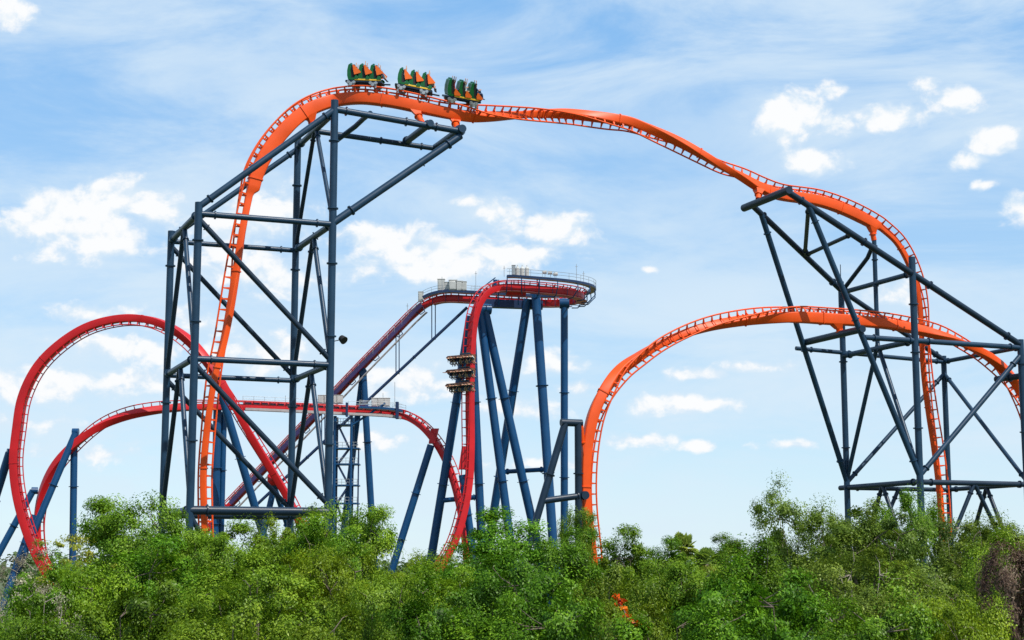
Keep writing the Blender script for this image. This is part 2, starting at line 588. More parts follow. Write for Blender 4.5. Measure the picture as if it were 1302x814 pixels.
def left_tower():
    t = thing('support_tower', 'tall four column slate blue steel tower under the orange track crest at left', 'steel tower', loc=(A2 + C2 + B2 + D2) / 4)
    fl = (17.0, 21.0, 26.2, 32.6)
    column(t, at_z(A2, ZA), .31, flange_z=(fl[0], fl[2], fl[3]))
    column(t, at_z(B2, ZA), .30, flange_z=(fl[1], fl[3]))
    column(t, at_z(C2, ZC), .31, flange_z=(fl[0], 25.6, 31.5, 36.0, 41.6))
    column(t, at_z(D2, ZC), .30, flange_z=(fl[1], 33.0, 40.5))
    for z in (Z1, Z2, Z3):
        rr = .24 if z > Z1 else .34
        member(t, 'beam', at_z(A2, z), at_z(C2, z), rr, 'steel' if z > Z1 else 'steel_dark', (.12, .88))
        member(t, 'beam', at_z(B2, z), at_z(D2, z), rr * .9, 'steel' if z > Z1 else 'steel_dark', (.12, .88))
        member(t, 'crossbeam', at_z(A2, z + .05), at_z(B2, z + .05), .25, 'steel', (.1, .9))
        member(t, 'crossbeam', at_z(C2, z + .05), at_z(D2, z + .05), .25, 'steel', (.1, .9))
    zt = 44.0
    member(t, 'crossbeam', at_z(C2, zt), at_z(D2, zt), .25, 'steel', (.1, .9))
    for z in (Z2, Z3):                                  # face diagonals
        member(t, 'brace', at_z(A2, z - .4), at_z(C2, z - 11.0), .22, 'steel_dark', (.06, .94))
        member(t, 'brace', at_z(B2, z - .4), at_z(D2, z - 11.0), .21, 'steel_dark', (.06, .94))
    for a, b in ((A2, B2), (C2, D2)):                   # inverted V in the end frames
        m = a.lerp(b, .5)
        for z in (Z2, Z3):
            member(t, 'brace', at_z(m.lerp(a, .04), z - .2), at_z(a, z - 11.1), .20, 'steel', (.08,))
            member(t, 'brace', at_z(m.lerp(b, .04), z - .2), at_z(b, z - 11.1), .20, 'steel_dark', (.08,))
    m = C2.lerp(D2, .5)
    member(t, 'brace', at_z(m.lerp(C2, .05), zt), at_z(C2, Z3 + .3), .18, 'steel', (.08,))
    member(t, 'brace', at_z(m.lerp(D2, .05), zt), at_z(D2, Z3 + .3), .18, 'steel_dark', (.08,))
    # sloping beams from the low to the high columns
    member(t, 'sloping_beam', at_z(A2, Z3 + .55), at_z(C2, zt + .2), .26, 'steel', (.08, .93))
    member(t, 'sloping_beam', at_z(B2, Z3 + .35), at_z(D2, zt - .2), .24, 'steel', (.08, .93))
    # lower legs below the bottom ring
    member(t, 'brace', at_z(A2, Z1 - .3), at_z(A2.lerp(C2, .5), 2), .2, 'steel_dark')
    member(t, 'brace', at_z(C2, Z1 - .3), at_z(A2.lerp(C2, .5), 2), .2, 'steel_dark')
    # outrigger to the right under the crest
    E = PP(586, 165, 0)
    EB = E + NB * 6.3
    member(t, 'outrigger_beam', at_z(C2, zt + .25), E - UP * .15, .27, 'steel', (.09, .56, .8))
    mid = C2.lerp(D2, .5)
    member(t, 'outrigger_beam', at_z(mid, zt - .1), EB - TA * .3 - UP * .1, .23, 'steel', (.55, .9))
    member(t, 'crossbeam', E - NB * .45, EB + NB * .2, .34, 'steel', (.1,))
    Fp = at_z(C2, zt + .25).lerp(E, .74)
    member(t, 'crossbeam', Fp - NB * .5, Fp + NB * 6.2, .30, 'steel', (.1, .93))
    member(t, 'outrigger_strut', at_z(C2, Z3 + .1), E - UP * .5 + NB * .1, .31, 'steel', (.14, .9))
    member(t, 'outrigger_strut', at_z(D2, Z3 + .1), EB - UP * .5, .28, 'steel', (.14, .9))
    # bent strut just right of the high column
    G1 = at_z(C2, zt + .2) + TA * 3.0
    mb = MB()
    mb.path([at_z(mid, zt - .6) + TA * 2.0, at_z(mid, zt) - NB * 2.4 + TA * 2.8, at_z(mid, zt + .25) - NB * 4.2 + TA * 3.0, G1 - NB * .1], .22, 12)
    part(mb, 'bent_strut', M['steel'], t)
    mb = MB()                                            # round floodlight on the column
    c = at_z(C2, 25.4) + TA * .95 - NB * .1
    d = Vector((.5, -.4, -.45)).normalized()
    mb.tube(c - d * .22, c + d * .22, .26, 14, .34)
    mb.tube(at_z(C2, 25.2) + TA * .2, c, .04, 6)
    part(mb, 'floodlight', M['black'], t)
    return E, Fp


E_END, F_END = left_tower()

# right tower
G0 = PP(1165, 480, 0)
G2 = Vector((G0.x, G0.y, 0))
H0_ = PP(1299, 470, 0)
H2 = Vector((H0_.x, H0_.y, 0))
I2 = G2 + NB * SP
K2 = H2 + NB * SP


def right_tower():
    t = thing('support_tower', 'slanting slate blue steel tower holding the orange track and arch on the right', 'steel tower', loc=(G2 + H2 + I2 + K2) / 4)
    zg = PP(1159, 327, 0).z
    zi = PP(1052, 357, SP).z
    zH = PP(1298, 432, 0).z
    zK = PP(1187, 452, SP).z
    column(t, at_z(G2, zg), .32, flange_z=(20, 27, 31.5))
    column(t, at_z(I2, zi), .30, flange_z=(19, 27.5))
    column(t, at_z(H2, zH), .32, flange_z=(20, 26.5))
    column(t, at_z(K2, zK), .28, flange_z=(20,))
    # top crossbeam and the two long sloping beams
    n = PP(1000, 243, 0)
    f = n + NB * 7.3
    n1 = n + UP * .2
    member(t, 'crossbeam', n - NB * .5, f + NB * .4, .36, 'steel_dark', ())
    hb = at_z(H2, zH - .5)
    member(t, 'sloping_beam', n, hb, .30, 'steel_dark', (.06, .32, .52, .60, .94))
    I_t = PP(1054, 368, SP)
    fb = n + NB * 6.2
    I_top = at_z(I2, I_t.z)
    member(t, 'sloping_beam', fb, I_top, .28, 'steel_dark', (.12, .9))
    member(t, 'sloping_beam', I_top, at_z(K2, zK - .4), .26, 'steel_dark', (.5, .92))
    # struts between the sloping beams

    def on_front(k):
        return n.lerp(hb, k)

    def on_back(k):
        return fb.lerp(I_top, k)

    member(t, 'strut', on_front(.09) - UP * .1, on_back(.58), .2, 'steel_dark', (.1, .9))
    member(t, 'strut', on_back(.58), on_front(.27), .19, 'steel_dark', (.08, .92))
    # posts and crossbeam under the dive
    J = (G2 + I2) / 2
    zj = PP(1104, 318, SP * .5).z
    Jb = at_z(J, PP(1106, 437, SP * .5).z)
    member(t, 'post', Jb, at_z(J, zj + 1.15), .22, 'steel', (.3, .55, .8, .93))
    mb = MB()
    mb.path([I_top + TA * .2, I_top.lerp(at_z(J, zj + .1), .8), at_z(J, zj + .25) + NB * .5, at_z(J, zj + .35)], .22, 12)
    part(mb, 'bent_strut', M['steel_dark'], t)
    zr = PP(1153, 347, 0).z
    member(t, 'crossbeam', at_z(G2, zr), at_z(I2, zr), .24, 'steel', (.08, .92))
    zl = PP(1163, 434, 0).z
    front_leg_top = on_front(.09)
    gb = at_z(G2, PP(1168, 606, 0).z)
    ib = at_z(I2, PP(1061, 612, SP).z)
    member(t, 'leaning_leg', gb, front_leg_top, .27, 'steel', (.06, .58, .94))
    member(t, 'leaning_leg', ib, fb + (I_top - fb) * .10, .27, 'steel', (.08, .5, .93))
    # ring beams
    lg = PP(1099, 429, 0)
    member(t, 'beam', lg, at_z(H2, zl), .25, 'steel', (.06, .28, .40, .93))
    member(t, 'crossbeam', at_z(G2, zl + .05), at_z(I2, zl + .05), .27, 'steel', (.1, .9))
    member(t, 'beam', PP(1012, 443, SP), at_z(K2, zl), .21, 'steel', (.1, .35, .95))
    member(t, 'crossbeam', at_z(K2, zl + .03), at_z(H2, zl + .03), .22, 'steel', (.06, .94))
    zb = PP(1167, 613, 0).z
    member(t, 'beam', at_z(G2, zb), at_z(H2, zb), .25, 'steel_dark', (.1, .93))
    member(t, 'beam', at_z(I2, zb), at_z(K2, zb), .22, 'steel_dark', (.1, .93))
    member(t, 'crossbeam', at_z(G2, zb + .03) - NB * .3, at_z(I2, zb + .03) + NB * 1.2, .25, 'steel_dark', (.1, .9))
    member(t, 'crossbeam', at_z(H2, zb + .03), at_z(K2, zb + .03), .22, 'steel_dark', (.1, .9))
    # V legs, cross braces
    member(t, 'brace', Jb, ib + UP * .1, .21, 'steel', (.05,))
    member(t, 'brace', Jb, gb + UP * .1, .21, 'steel', (.05, .94))
    member(t, 'brace', at_z(K2, zl - 1.2), at_z(I2, zb + .5), .21, 'steel', (.08, .92))
    member(t, 'brace', at_z(H2, zl - .7), at_z(G2, zb + .6), .24, 'steel', (.08, .94))
    member(t, 'brace', at_z(K2, zl - 1.2), at_z(H2, zb + .3), .2, 'steel', (.06, .94))
    # lower legs
    for a, b in ((G2, H2), (H2, K2), (I2, K2), (G2, I2)):
        m = a.lerp(b, .5)
        member(t, 'brace', at_z(m, zb), at_z(a, 4), .2, 'steel_dark', (.08,))
        member(t, 'brace', at_z(m, zb), at_z(b, 4), .2, 'steel_dark', (.08,))
    # crossbeam under the arch
    q1 = PP(1094, 419, 0)
    member(t, 'crossbeam', q1 - NB * .4, q1 + NB * 9.6, .33, 'steel_dark', ())
    # stub on the right column that meets the arch
    h1 = at_z(H2, PP(1296, 478, 0).z)
    member(t, 'track_stub', h1, h1 + NB * 3.2 - TA * .5, .3, 'steel_dark', (.45,))
    # thin mast on the left column
    member(t, 'lightning_mast', I_top, I_top + UP * 2.6, .04, 'steel_dark')
    return n, f, q1, J, zj


RT = right_tower()


def arch_frame():
    top = PP(735, 538, 3.0)
    base2 = Vector((top.x, top.y, 0))
    t = thing('leg_frame', 'two legged dark steel frame bracing the left foot of the orange arch', 'steel frame', loc=base2)
    member(t, 'column', at_z(base2, 0), top, .31, 'steel_dark', (.35, .62, .78))
    a = top - TA * .3
    foot = PP(683, 678, 3.0)
    b = a + (foot - a) * 1.9
    member(t, 'leaning_leg', b, a - TA * .9, .31, 'steel_dark', (.5, .75))
    c1 = PP(690, 637, 3.0)
    c2 = PP(742, 630, 3.0)
    member(t, 'beam', c1, c2, .28, 'steel_dark', (.85,))
    mb = MB()
    mb.tube(c2 - NB * .45, c2 + NB * .45, .36, 18)
    part(mb, 'end_cap', M['steel_dark'], t)
    member(t, 'top_beam', a - TA * 1.3, top + TA * .35, .32, 'steel_dark', ())
    return top


ARCH_TOP = arch_frame()


# ------------------------------------------------------------------ coaster track
def spline(pts, step):
    """pts: rows of 3 position + extras; centripetal-like Catmull-Rom for position, linear for the extras, even spacing"""
    pos = [np.array(p[0]) for p in pts]
    ext = [np.array(p[1], float) for p in pts]
    out = []
    n = len(pos)
    for i in range(n - 1):
        p1, p2 = pos[i], pos[i + 1]
        p0 = pos[i - 1] if i > 0 else 2 * p1 - p2
        p3 = pos[i + 2] if i + 2 < n else 2 * p2 - p1
        d0 = max(np.linalg.norm(p1 - p0), 1e-4) ** .5
        d1 = max(np.linalg.norm(p2 - p1), 1e-4) ** .5
        d2 = max(np.linalg.norm(p3 - p2), 1e-4) ** .5
        m1 = d1 * ((p1 - p0) / d0 - (p2 - p0) / (d0 + d1) + (p2 - p1) / d1)
        m2 = d1 * ((p2 - p1) / d1 - (p3 - p1) / (d1 + d2) + (p3 - p2) / d2)
        k = max(3, int(np.linalg.norm(p2 - p1) / step * 4))
        for j in range(k):
            t = j / k
            h = (2 * t ** 3 - 3 * t ** 2 + 1) * p1 + (t ** 3 - 2 * t ** 2 + t) * m1 + (-2 * t ** 3 + 3 * t ** 2) * p2 + (t ** 3 - t ** 2) * m2
            out.append((h, ext[i] * (1 - t) + ext[i + 1] * t))
    out.append((pos[-1], ext[-1]))
    P_ = np.array([o[0] for o in out])
    E_ = np.array([o[1] for o in out])
    d = np.r_[0, np.cumsum(np.linalg.norm(np.diff(P_, axis=0), axis=1))]
    m = max(2, int(d[-1] / step))
    s = np.linspace(0, d[-1], m)
    Pn = np.stack([np.interp(s, d, P_[:, k]) for k in range(3)], 1)
    En = np.stack([np.interp(s, d, E_[:, k]) for k in range(E_.shape[1])], 1)
    w = 3                                                  # soften the corners of the roll
    Eb = En.copy()
    for k in range(3):
        Eb[:, k] = np.convolve(np.pad(En[:, k], w, 'edge'), np.ones(2 * w + 1) / (2 * w + 1), 'valid')
    fr = []
    for i in range(m):
        p = Vector(Pn[i])
        t = (Vector(Pn[min(i + 1, m - 1)]) - Vector(Pn[max(i - 1, 0)])).normalized()
        n = Vector(Eb[i, :3])
        n = (n - t * n.dot(t)).normalized()
        fr.append((p, t, n, t.cross(n), Eb[i, 3:]))
    return fr


def rprof(w, d, c):
    """rounded box outline, half sizes w (sideways) and d (deep), corner c"""
    pts = []
    for sx, sy, a0 in ((1, 1, 0), (-1, 1, 90), (-1, -1, 180), (1, -1, 270)):
        for k in range(4):
            a = R(a0 + k * 30)
            pts.append((sx * (w - c) + c * math.cos(a), sy * (d - c) + c * math.sin(a)))
    return pts


def spine_end(p, n, e, gap):
    return p - n * (gap + e[1] * .5)


def build_track(root, fr, gauge, gap, rail_r, mats, tie_every, corner=.3, joint_every=27, frame_share=1.0, tie_w=.10):
    """fr: frames at the middle between the rails; e = (width, depth) of the spine"""
    sp = MB()
    rings = []
    for p, t, n, b, e in fr:
        c = spine_end(p, n, e, gap)
        cr = min(e[0], e[1]) * .5 * corner
        rings.append([c + b * x + n * y for x, y in rprof(e[0] * .5, e[1] * .5, cr)])
    sp.loft(rings)
    for i in range(joint_every // 2, len(fr) - 2, joint_every):       # bolted joints of the spine
        p, t, n, b, e = fr[i]
        c = spine_end(p, n, e, gap)
        pr = rprof(e[0] * .5 + .06, e[1] * .5 + .06, min(e[0], e[1]) * .5 * corner)
        sp.loft([[c + b * x + n * y - t * .05 for x, y in pr], [c + b * x + n * y + t * .05 for x, y in pr]])
    part(sp, 'spine', M[mats[0]], root)
    for s in (-1, 1):
        r = MB()
        r.path([p + b * (s * gauge * .5) for p, t, n, b, e in fr], rail_r, 10)
        part(r, 'rail', M[mats[1]], root)
    ties = []
    for i in range(2, len(fr) - 1, tie_every):
        p, t, n, b, e = fr[i]
        mb = MB()
        for s in (-1, 1):
            a = p - n * (gap + .06) + b * (s * min(e[0] * .32, gauge * .3))
            q = p + b * (s * (gauge * .5 - rail_r * .5)) - n * rail_r * .3
            d = (q - a).normalized()
            side = t.cross(d).normalized()
            w1, w2 = tie_w * 1.9, tie_w * .9
            h1, h2 = tie_w * 1.7, tie_w * .7
            mb.loft([[a + t * x * w1 + side * y * h1 for x, y in ((.5, .5), (-.5, .5), (-.5, -.5), (.5, -.5))],
                     [q + t * x * w2 + side * y * h2 for x, y in ((.5, .5), (-.5, .5), (-.5, -.5), (.5, -.5))]])
        a, q = p - b * gauge * .27 - n * gap * .55, p + b * gauge * .27 - n * gap * .55
        mb.tube(a, q, tie_w * .38, 8)
        ties.append((p, mb))

    def seen(p):
        d = p - Vector((0, 0, CAMZ))
        x = d.x / d.y * F0
        return (abs(x) > 660) * 1000 + (p.z < 9) * 500 + d.length
    ties.sort(key=lambda q: seen(q[0]))
    for p, mb in ties[:98]:
        part(mb, 'cross_tie', M[mats[2]], root, smooth=False)
    if len(ties) > 98:
        al = MB()
        for p, mb in ties[98:]:
            al.add(mb.v, mb.f)
        o = part(al, 'cross_ties', M[mats[2]], root, smooth=False)
        o['kind'] = 'stuff'


def nvec(a, b, c):
    return TA * a + UP * b - NB * c


def orange_pts(rows):
    out = []
    for px, py, s, n, w, d in rows:
        v = nvec(*n)
        out.append((PP(px, py, s), (v.x, v.y, v.z, w, d)))
    return out


MID = SP * .5
main_rows = [
    (262, 790, MID, (.3, 0, -.95), .5, .5), (262, 690, MID, (.3, 0, -.95), .5, .5),
    (261, 645, MID, (.35, 0, -.93), .5, .5), (261, 600, MID, (.4, 0, -.9), .5, .5), (265, 545, MID, (.35, 0, -.93), .5, .5),
    (271.5, 480, MID, (.05, 0, -1), .5, .5), (279.5, 435, MID, (-.3, 0, -.95), .5, .5), (285, 395, MID, (-.5, 0, -.86), .5, .55),
    (290, 350, MID, (-.75, .02, -.65), .5, .55), (297, 295, MID, (-.95, .1, -.3), .5, .55), (306.5, 243, MID, (-.98, .2, 0), .55, .6),
    (307.5, 239, MID, (-.98, .2, 0), .75, 1.0),
    (312.5, 215, MID, (-.95, .3, 0), .8, 1.15), (327, 185, MID, (-.87, .5, 0), .8, 1.2), (350, 155, MID, (-.75, .66, 0), .8, 1.2),
    (375, 133, MID, (-.6, .8, 0), .8, 1.15), (400, 120.5, MID, (-.4, .9, 0), .8, 1.1), (425, 114, MID, (-.2, .97, 0), .8, 1.05), (460, 111.5, 4.4, (0, 1, 0), .8, 1.0),
    (500, 116, 3.2, (.08, 1, 0), .8, 1.0), (530, 122, 2.4, (.12, 1, .02), .8, 1.0), (575, 131.5, 1.7, (.15, .96, .2), .8, .95),
    (598, 135.5, 1.7, (.12, .85, .5), .75, .9),
    (620, 139.5, 1.9, (.1, .55, .83), .7, .8), (655, 143.5, 2.8, (0, .08, 1), .65, .7), (683, 146, 3.9, (0, -.3, .95), .65, .7),
    (710, 149, 5.0, (0, -.55, .83), .7, .75), (738, 153.5, MID, (-.05, -.8, .6), .75, .8), (777, 162, MID, (-.15, -.97, .1), .8, .85),
    (799, 166.5, MID, (-.25, -.93, -.2), .8, .85), (833, 179, MID, (-.3, -.75, -.6), .75, .8), (863, 190, MID, (-.2, -.4, -.9), .7, .75),
    (890, 201, MID, (-.02, -.05, -1), .65, .7), (918, 213, MID, (.1, .3, -.95), .65, .7), (945, 221, MID, (.25, .75, -.6), .7, .75),
    (968, 229, MID, (.3, .93, -.2), .75, .85), (991, 236, MID, (.3, .95, 0), .8, .95), (1038, 243, MID, (.28, .96, 0), .8, 1.0),
    (1067, 252, MID, (.35, .94, 0), .8, 1.0), (1097, 265.5, MID, (.48, .88, 0), .8, 1.0), (1120, 279, MID, (.6, .8, 0), .75, .9),
    (1123, 281.5, MID, (.62, .79, 0), .5, .55),
    (1144, 301, MID, (.75, .66, 0), .48, .5), (1159, 325, MID, (.86, .5, .03), .48, .5), (1170.5, 354, MID, (.94, .3, .1), .48, .5),
    (1177, 381, MID, (.95, .15, .3), .48, .5), (1180, 410, MID, (.88, .1, .46), .48, .5), (1181.5, 445, MID, (.7, 0, .7), .48, .5), (1184, 480, MID, (.6, 0, .8), .48, .5),
    (1189, 522, MID, (.5, 0, .86), .48, .5), (1195.5, 568, MID, (.35, 0, .93), .48, .5), (1200, 610, MID, (.2, 0, .98), .48, .5), (1203, 655, MID, (.1, 0, 1), .48, .5), (1205, 790, MID, (.1, 0, 1), .48, .5),
]
LOOP = 3.4
loop_rows = [
    (768, 800, LOOP, (1, .05, 0), .8, .75), (761, 700, LOOP, (1, .05, 0), .8, .75), (756, 650, LOOP, (1, 0, 0), .8, .75), (755, 613, LOOP, (1, -.02, .02), .85, .8), (758.5, 568, LOOP, (.98, -.18, .06), .9, .9),
    (766.5, 532, LOOP, (.9, -.36, .16), .95, .95), (780, 503, LOOP, (.78, -.5, .35), 1.0, .95), (798.5, 474.5, LOOP, (.5, -.35, .8), .95, .8),
    (818, 456, LOOP, (.28, -.15, .95), .8, .7), (839, 439.5, LOOP, (.05, .02, 1), .7, .65), (870, 422.5, LOOP, (-.08, .2, .97), .7, .65), (907, 408, LOOP, (-.1, .5, .86), .75, .7), (950, 397.5, LOOP, (-.05, .78, .62), .8, .8),
    (985, 392, LOOP, (0, .95, .3), .85, .95), (1012, 390.5, LOOP, (0, 1, .05), .85, 1.05), (1053, 393, LOOP, (.05, 1, 0), .85, 1.05), (1097, 396.5, LOOP, (.12, .99, 0), .85, 1.0),
    (1141, 403, LOOP, (.2, .97, -.1), .8, .9), (1185, 415.5, LOOP, (.25, .88, -.4), .75, .8), (1215, 432, LOOP, (.15, .4, -.92), .7, .75), (1240, 448, LOOP, (.0, .05, -1), .7, .75),
    (1256, 462.5, LOOP, (-.25, -.2, -.95), .75, .8), (1274, 483, LOOP, (-.55, -.42, -.72), .8, .85), (1286, 501, LOOP, (-.75, -.4, -.45), .85, .9), (1300, 529, LOOP, (-.88, -.25, -.2), .85, .9),
    (1314, 575, LOOP, (-1, -.1, 0), .85, .9), (1319, 640, LOOP, (-1, 0, 0), .85, .9), (1318, 760, LOOP, (-1, 0, 0), .85, .9),
]
STEP = .3
main_fr = spline(orange_pts(main_rows), STEP)
loop_fr = spline(orange_pts(loop_rows), STEP)
OR_G, OR_GAP = 1.1, .42

main_track = thing('coaster_track', 'bright orange coaster track climbing the left tower, rolling over and diving through the right tower', 'coaster track', loc=(PP(262, 700, MID).x, PP(262, 700, MID).y, 0))
build_track(main_track, main_fr, OR_G, OR_GAP, .075, ('orange', 'orange', 'orange'), 3)
loop_track = thing('coaster_track', 'lower orange coaster track arching from the treetops into the right tower', 'coaster track', loc=(PP(756, 700, LOOP).x, PP(756, 700, LOOP).y, 0))
build_track(loop_track, loop_fr, OR_G, OR_GAP, .075, ('orange', 'orange', 'orange'), 3)


def near_frame(fr, px):
    best = None
    for i, f in enumerate(fr):
        d = f[0] - Vector((0, 0, CAMZ))
        z = d.y * math.cos(PITCH) + d.z * math.sin(PITCH)
        x = d.x / z * F0 + CX
        y = CY - (-d.y * math.sin(PITCH) + d.z * math.cos(PITCH)) / z * F0
        s = abs(x - px[0]) + abs(y - px[1])
        if best is None or s < best[0]:
            best = (s, i)
    return best[1]


def bracket(root, fr, px, target, mat='orange', r=.26):
    p, t, n, b, e = fr[near_frame(fr, px)]
    c = p - n * (OR_GAP + e[1] * .9)
    d = (target - c)
    mb = MB()
    mb.loft([[c + t * (x * e[0] * .6) + b * (y * e[0] * .5) for x, y in ((1, 1), (-1, 1), (-1, -1), (1, -1))],
             [c + d.normalized() * .55 + t * (x * r) + b * (y * r) for x, y in ((1, 1), (-1, 1), (-1, -1), (1, -1))]])
    mb.tube(c + d.normalized() * .4, target, r, 14)
    flange(mb, c + d.normalized() * .7, d, r)
    part(mb, 'track_bracket', M[mat], root)


# brackets that hold the spine to the towers
p_, t_, n_, b_, e_ = main_fr[near_frame(main_fr, (581, 132))]
bracket(main_track, main_fr, (581, 132), E_END + NB * .9 + UP * .1)
p_, t_, n_, b_, e_ = main_fr[near_frame(main_fr, (532, 122))]
bracket(main_track, main_fr, (532, 122), F_END + NB * 1.2 + UP * .1)
mT = C2.lerp(D2, .5)
bracket(main_track, main_fr, (386, 127), at_z(mT, 44.2) - TA * .2)
n_rt, f_rt, q_rt, J_rt, zj_rt = RT
bracket(main_track, main_fr, (964, 228), n_rt + NB * 5.0 + UP * .3)
bracket(main_track, main_fr, (1112, 274), at_z(J_rt, zj_rt + 1.0))
bracket(loop_track, loop_fr, (1062, 394), q_rt + NB * 3.4 + UP * .3)
bracket(loop_track, loop_fr, (757, 575), ARCH_TOP + TA * .2)


# ------------------------------------------------------------------ riders
def skin_body(pose):
    """one continuous seated body grown by a Skin modifier from its joints"""
    J, E = pose
    names = list(J)
    me = bpy.data.meshes.new('body_joints')
    me.from_pydata([J[k][0] for k in names], [(names.index(a), names.index(b)) for a, b in E], [])
    o = bpy.data.objects.new('body_joints', me)
    COL.objects.link(o)
    bm = bmesh.new()
    bm.from_mesh(me)
    lay = bm.verts.layers.skin.verify()
    bm.verts.ensure_lookup_table()
    for i, k in enumerate(names):
        r = J[k][1]
        bm.verts[i][lay].radius = r if isinstance(r, tuple) else (r, r)
        bm.verts[i][lay].use_root = (k == 'pelvis')
    bm.to_mesh(me)
    bm.free()
    o.modifiers.new('skin', 'SKIN')
    s = o.modifiers.new('sub', 'SUBSURF')
    s.levels = 1
    bpy.context.view_layer.update()
    ev = o.evaluated_get(bpy.context.evaluated_depsgraph_get())
    out = bpy.data.meshes.new_from_object(ev)
    bpy.data.objects.remove(o)
    return out


def seated(arms_up):
    J = {'pelvis': ((0, 0, .10), (.15, .13)), 'belly': ((-.02, 0, .27), (.15, .12)), 'chest': ((-.05, 0, .46), (.17, .12)), 'neck': ((-.05, 0, .60), .058),
         'chin': ((-.03, 0, .68), (.075, .082)), 'brow': ((-.035, 0, .78), (.088, .095)), 'crown': ((-.045, 0, .865), (.055, .06))}
    E = [('pelvis', 'belly'), ('belly', 'chest'), ('chest', 'neck'), ('neck', 'chin'), ('chin', 'brow'), ('brow', 'crown')]
    for s, k in ((-1, 'r'), (1, 'l')):
        J['sh' + k] = ((-.05, s * .19, .52), .062)
        if arms_up:
            J['el' + k] = ((.02, s * .27, .78), .045)
            J['wr' + k] = ((.05, s * .25, 1.03), .033)
            J['ha' + k] = ((.06, s * .245, 1.14), (.038, .022))
        else:
            J['el' + k] = ((.10, s * .25, .34), .046)
            J['wr' + k] = ((.30, s * .17, .42), .033)
            J['ha' + k] = ((.39, s * .15, .45), (.038, .026))
        E += [('chest', 'sh' + k), ('sh' + k, 'el' + k), ('el' + k, 'wr' + k), ('wr' + k, 'ha' + k)]
        J['hip' + k] = ((.06, s * .10, .09), .09)
        J['kn' + k] = ((.46, s * .12, .13), .065)
        J['an' + k] = ((.53, s * .12, -.27), .045)
        J['to' + k] = ((.70, s * .13, -.33), .042)
        E += [('pelvis', 'hip' + k), ('hip' + k, 'kn' + k), ('kn' + k, 'an' + k), ('an' + k, 'to' + k)]
    return J, E


def body_variants():
    hold, up = skin_body(seated(False)), skin_body(seated(True))
    looks = [('skin_a', 'shirt_a', 'denim', 'hair_a', 0), ('skin_a', 'shirt_b', 'khaki', 'hair_b', 1), ('skin_b', 'shirt_c', 'denim', 'hair_a', 1),
             ('skin_a', 'shirt_d', 'khaki', 'hair_a', 1), ('skin_b', 'shirt_b', 'denim', 'hair_a', 0), ('skin_a', 'shirt_c', 'khaki', 'hair_b', 1)]
    hair = MB()
    rings = []
    for j in range(7):
        a = R(-18 + j * 17)
        rr, z = math.cos(a) * .108, math.sin(a) * .125
        rings.append([Vector((-.055 + rr * math.cos(q) * 1.05 - (0.02 if j < 2 else 0) + (-.05 if j == 0 and math.cos(q) > 0 else 0), rr * math.sin(q) * .98, .80 + z)) for q in [2 * math.pi * k / 12 for k in range(12)]])
    hair.loft(rings)
    out = []
    for skin, shirt, leg, hr, up_ in looks:
        me = (up if up_ else hold).copy()
        me.name = 'seated_body'
        me.materials.clear()
        for m in (skin, shirt, leg, 'black'):
            me.materials.append(M[m])
        for p in me.polygons:
            x, y, z = p.center
            if z > .57 and abs(y) < .14:
                k = 0
            elif (z > .70 and abs(y) > .14) or (x > .12 and z > .28):
                k = 0
            elif z < -.24:
                k = 3
            elif z < .19 or x > .2:
                k = 2 if (leg == 'denim' or z > .0) else 0
            else:
                k = 1
            p.material_index = k
            p.use_smooth = True
        hm = hair.mesh('hair', M[hr])
        shirt_word = {'shirt_a': 'navy', 'shirt_b': 'white', 'shirt_c': 'red', 'shirt_d': 'black'}[shirt]
        out.append((me, hm, ('arms raised' if up_ else 'hands on the restraint'), shirt_word))
    return out


BODIES = body_variants()


def rider(mat, v, label, group):
    me, hm, arms, shirt = BODIES[v]
    o = link('person', me)
    o.matrix_world = mat
    tag(o, label.format(arms=arms, shirt=shirt), 'person', group)
    h = bpy.data.objects.new('hair', hm)
    COL.objects.link(h)
    h.parent = o
    return o


# ------------------------------------------------------------------ the green and orange train
def frame_matrix(p, t, n):
    b = n.cross(t).normalized()
    m = Matrix((t, b, n)).transposed().to_4x4()
    m.translation = p
    return m


def seat_mesh():
    """green winged shell with a tall back: side outline thickened sideways"""
    s = MB()
    back = [(-.20, 0, .38), (.04, 0, .38), (.0, 0, .70), (-.10, 0, 1.18), (-.12, 0, 1.62), (-.20, 0, 1.72), (-.30, 0, 1.62), (-.34, 0, 1.15), (-.30, 0, .70)]
    s.prism(back, (0, .50, 0))
    base = [(-.02, 0, .36), (.46, 0, .40), (.50, 0, .52), (.30, 0, .58), (.02, 0, .54)]
    s.prism(base, (0, .46, 0))
    return s.mesh('seat', M['green'])


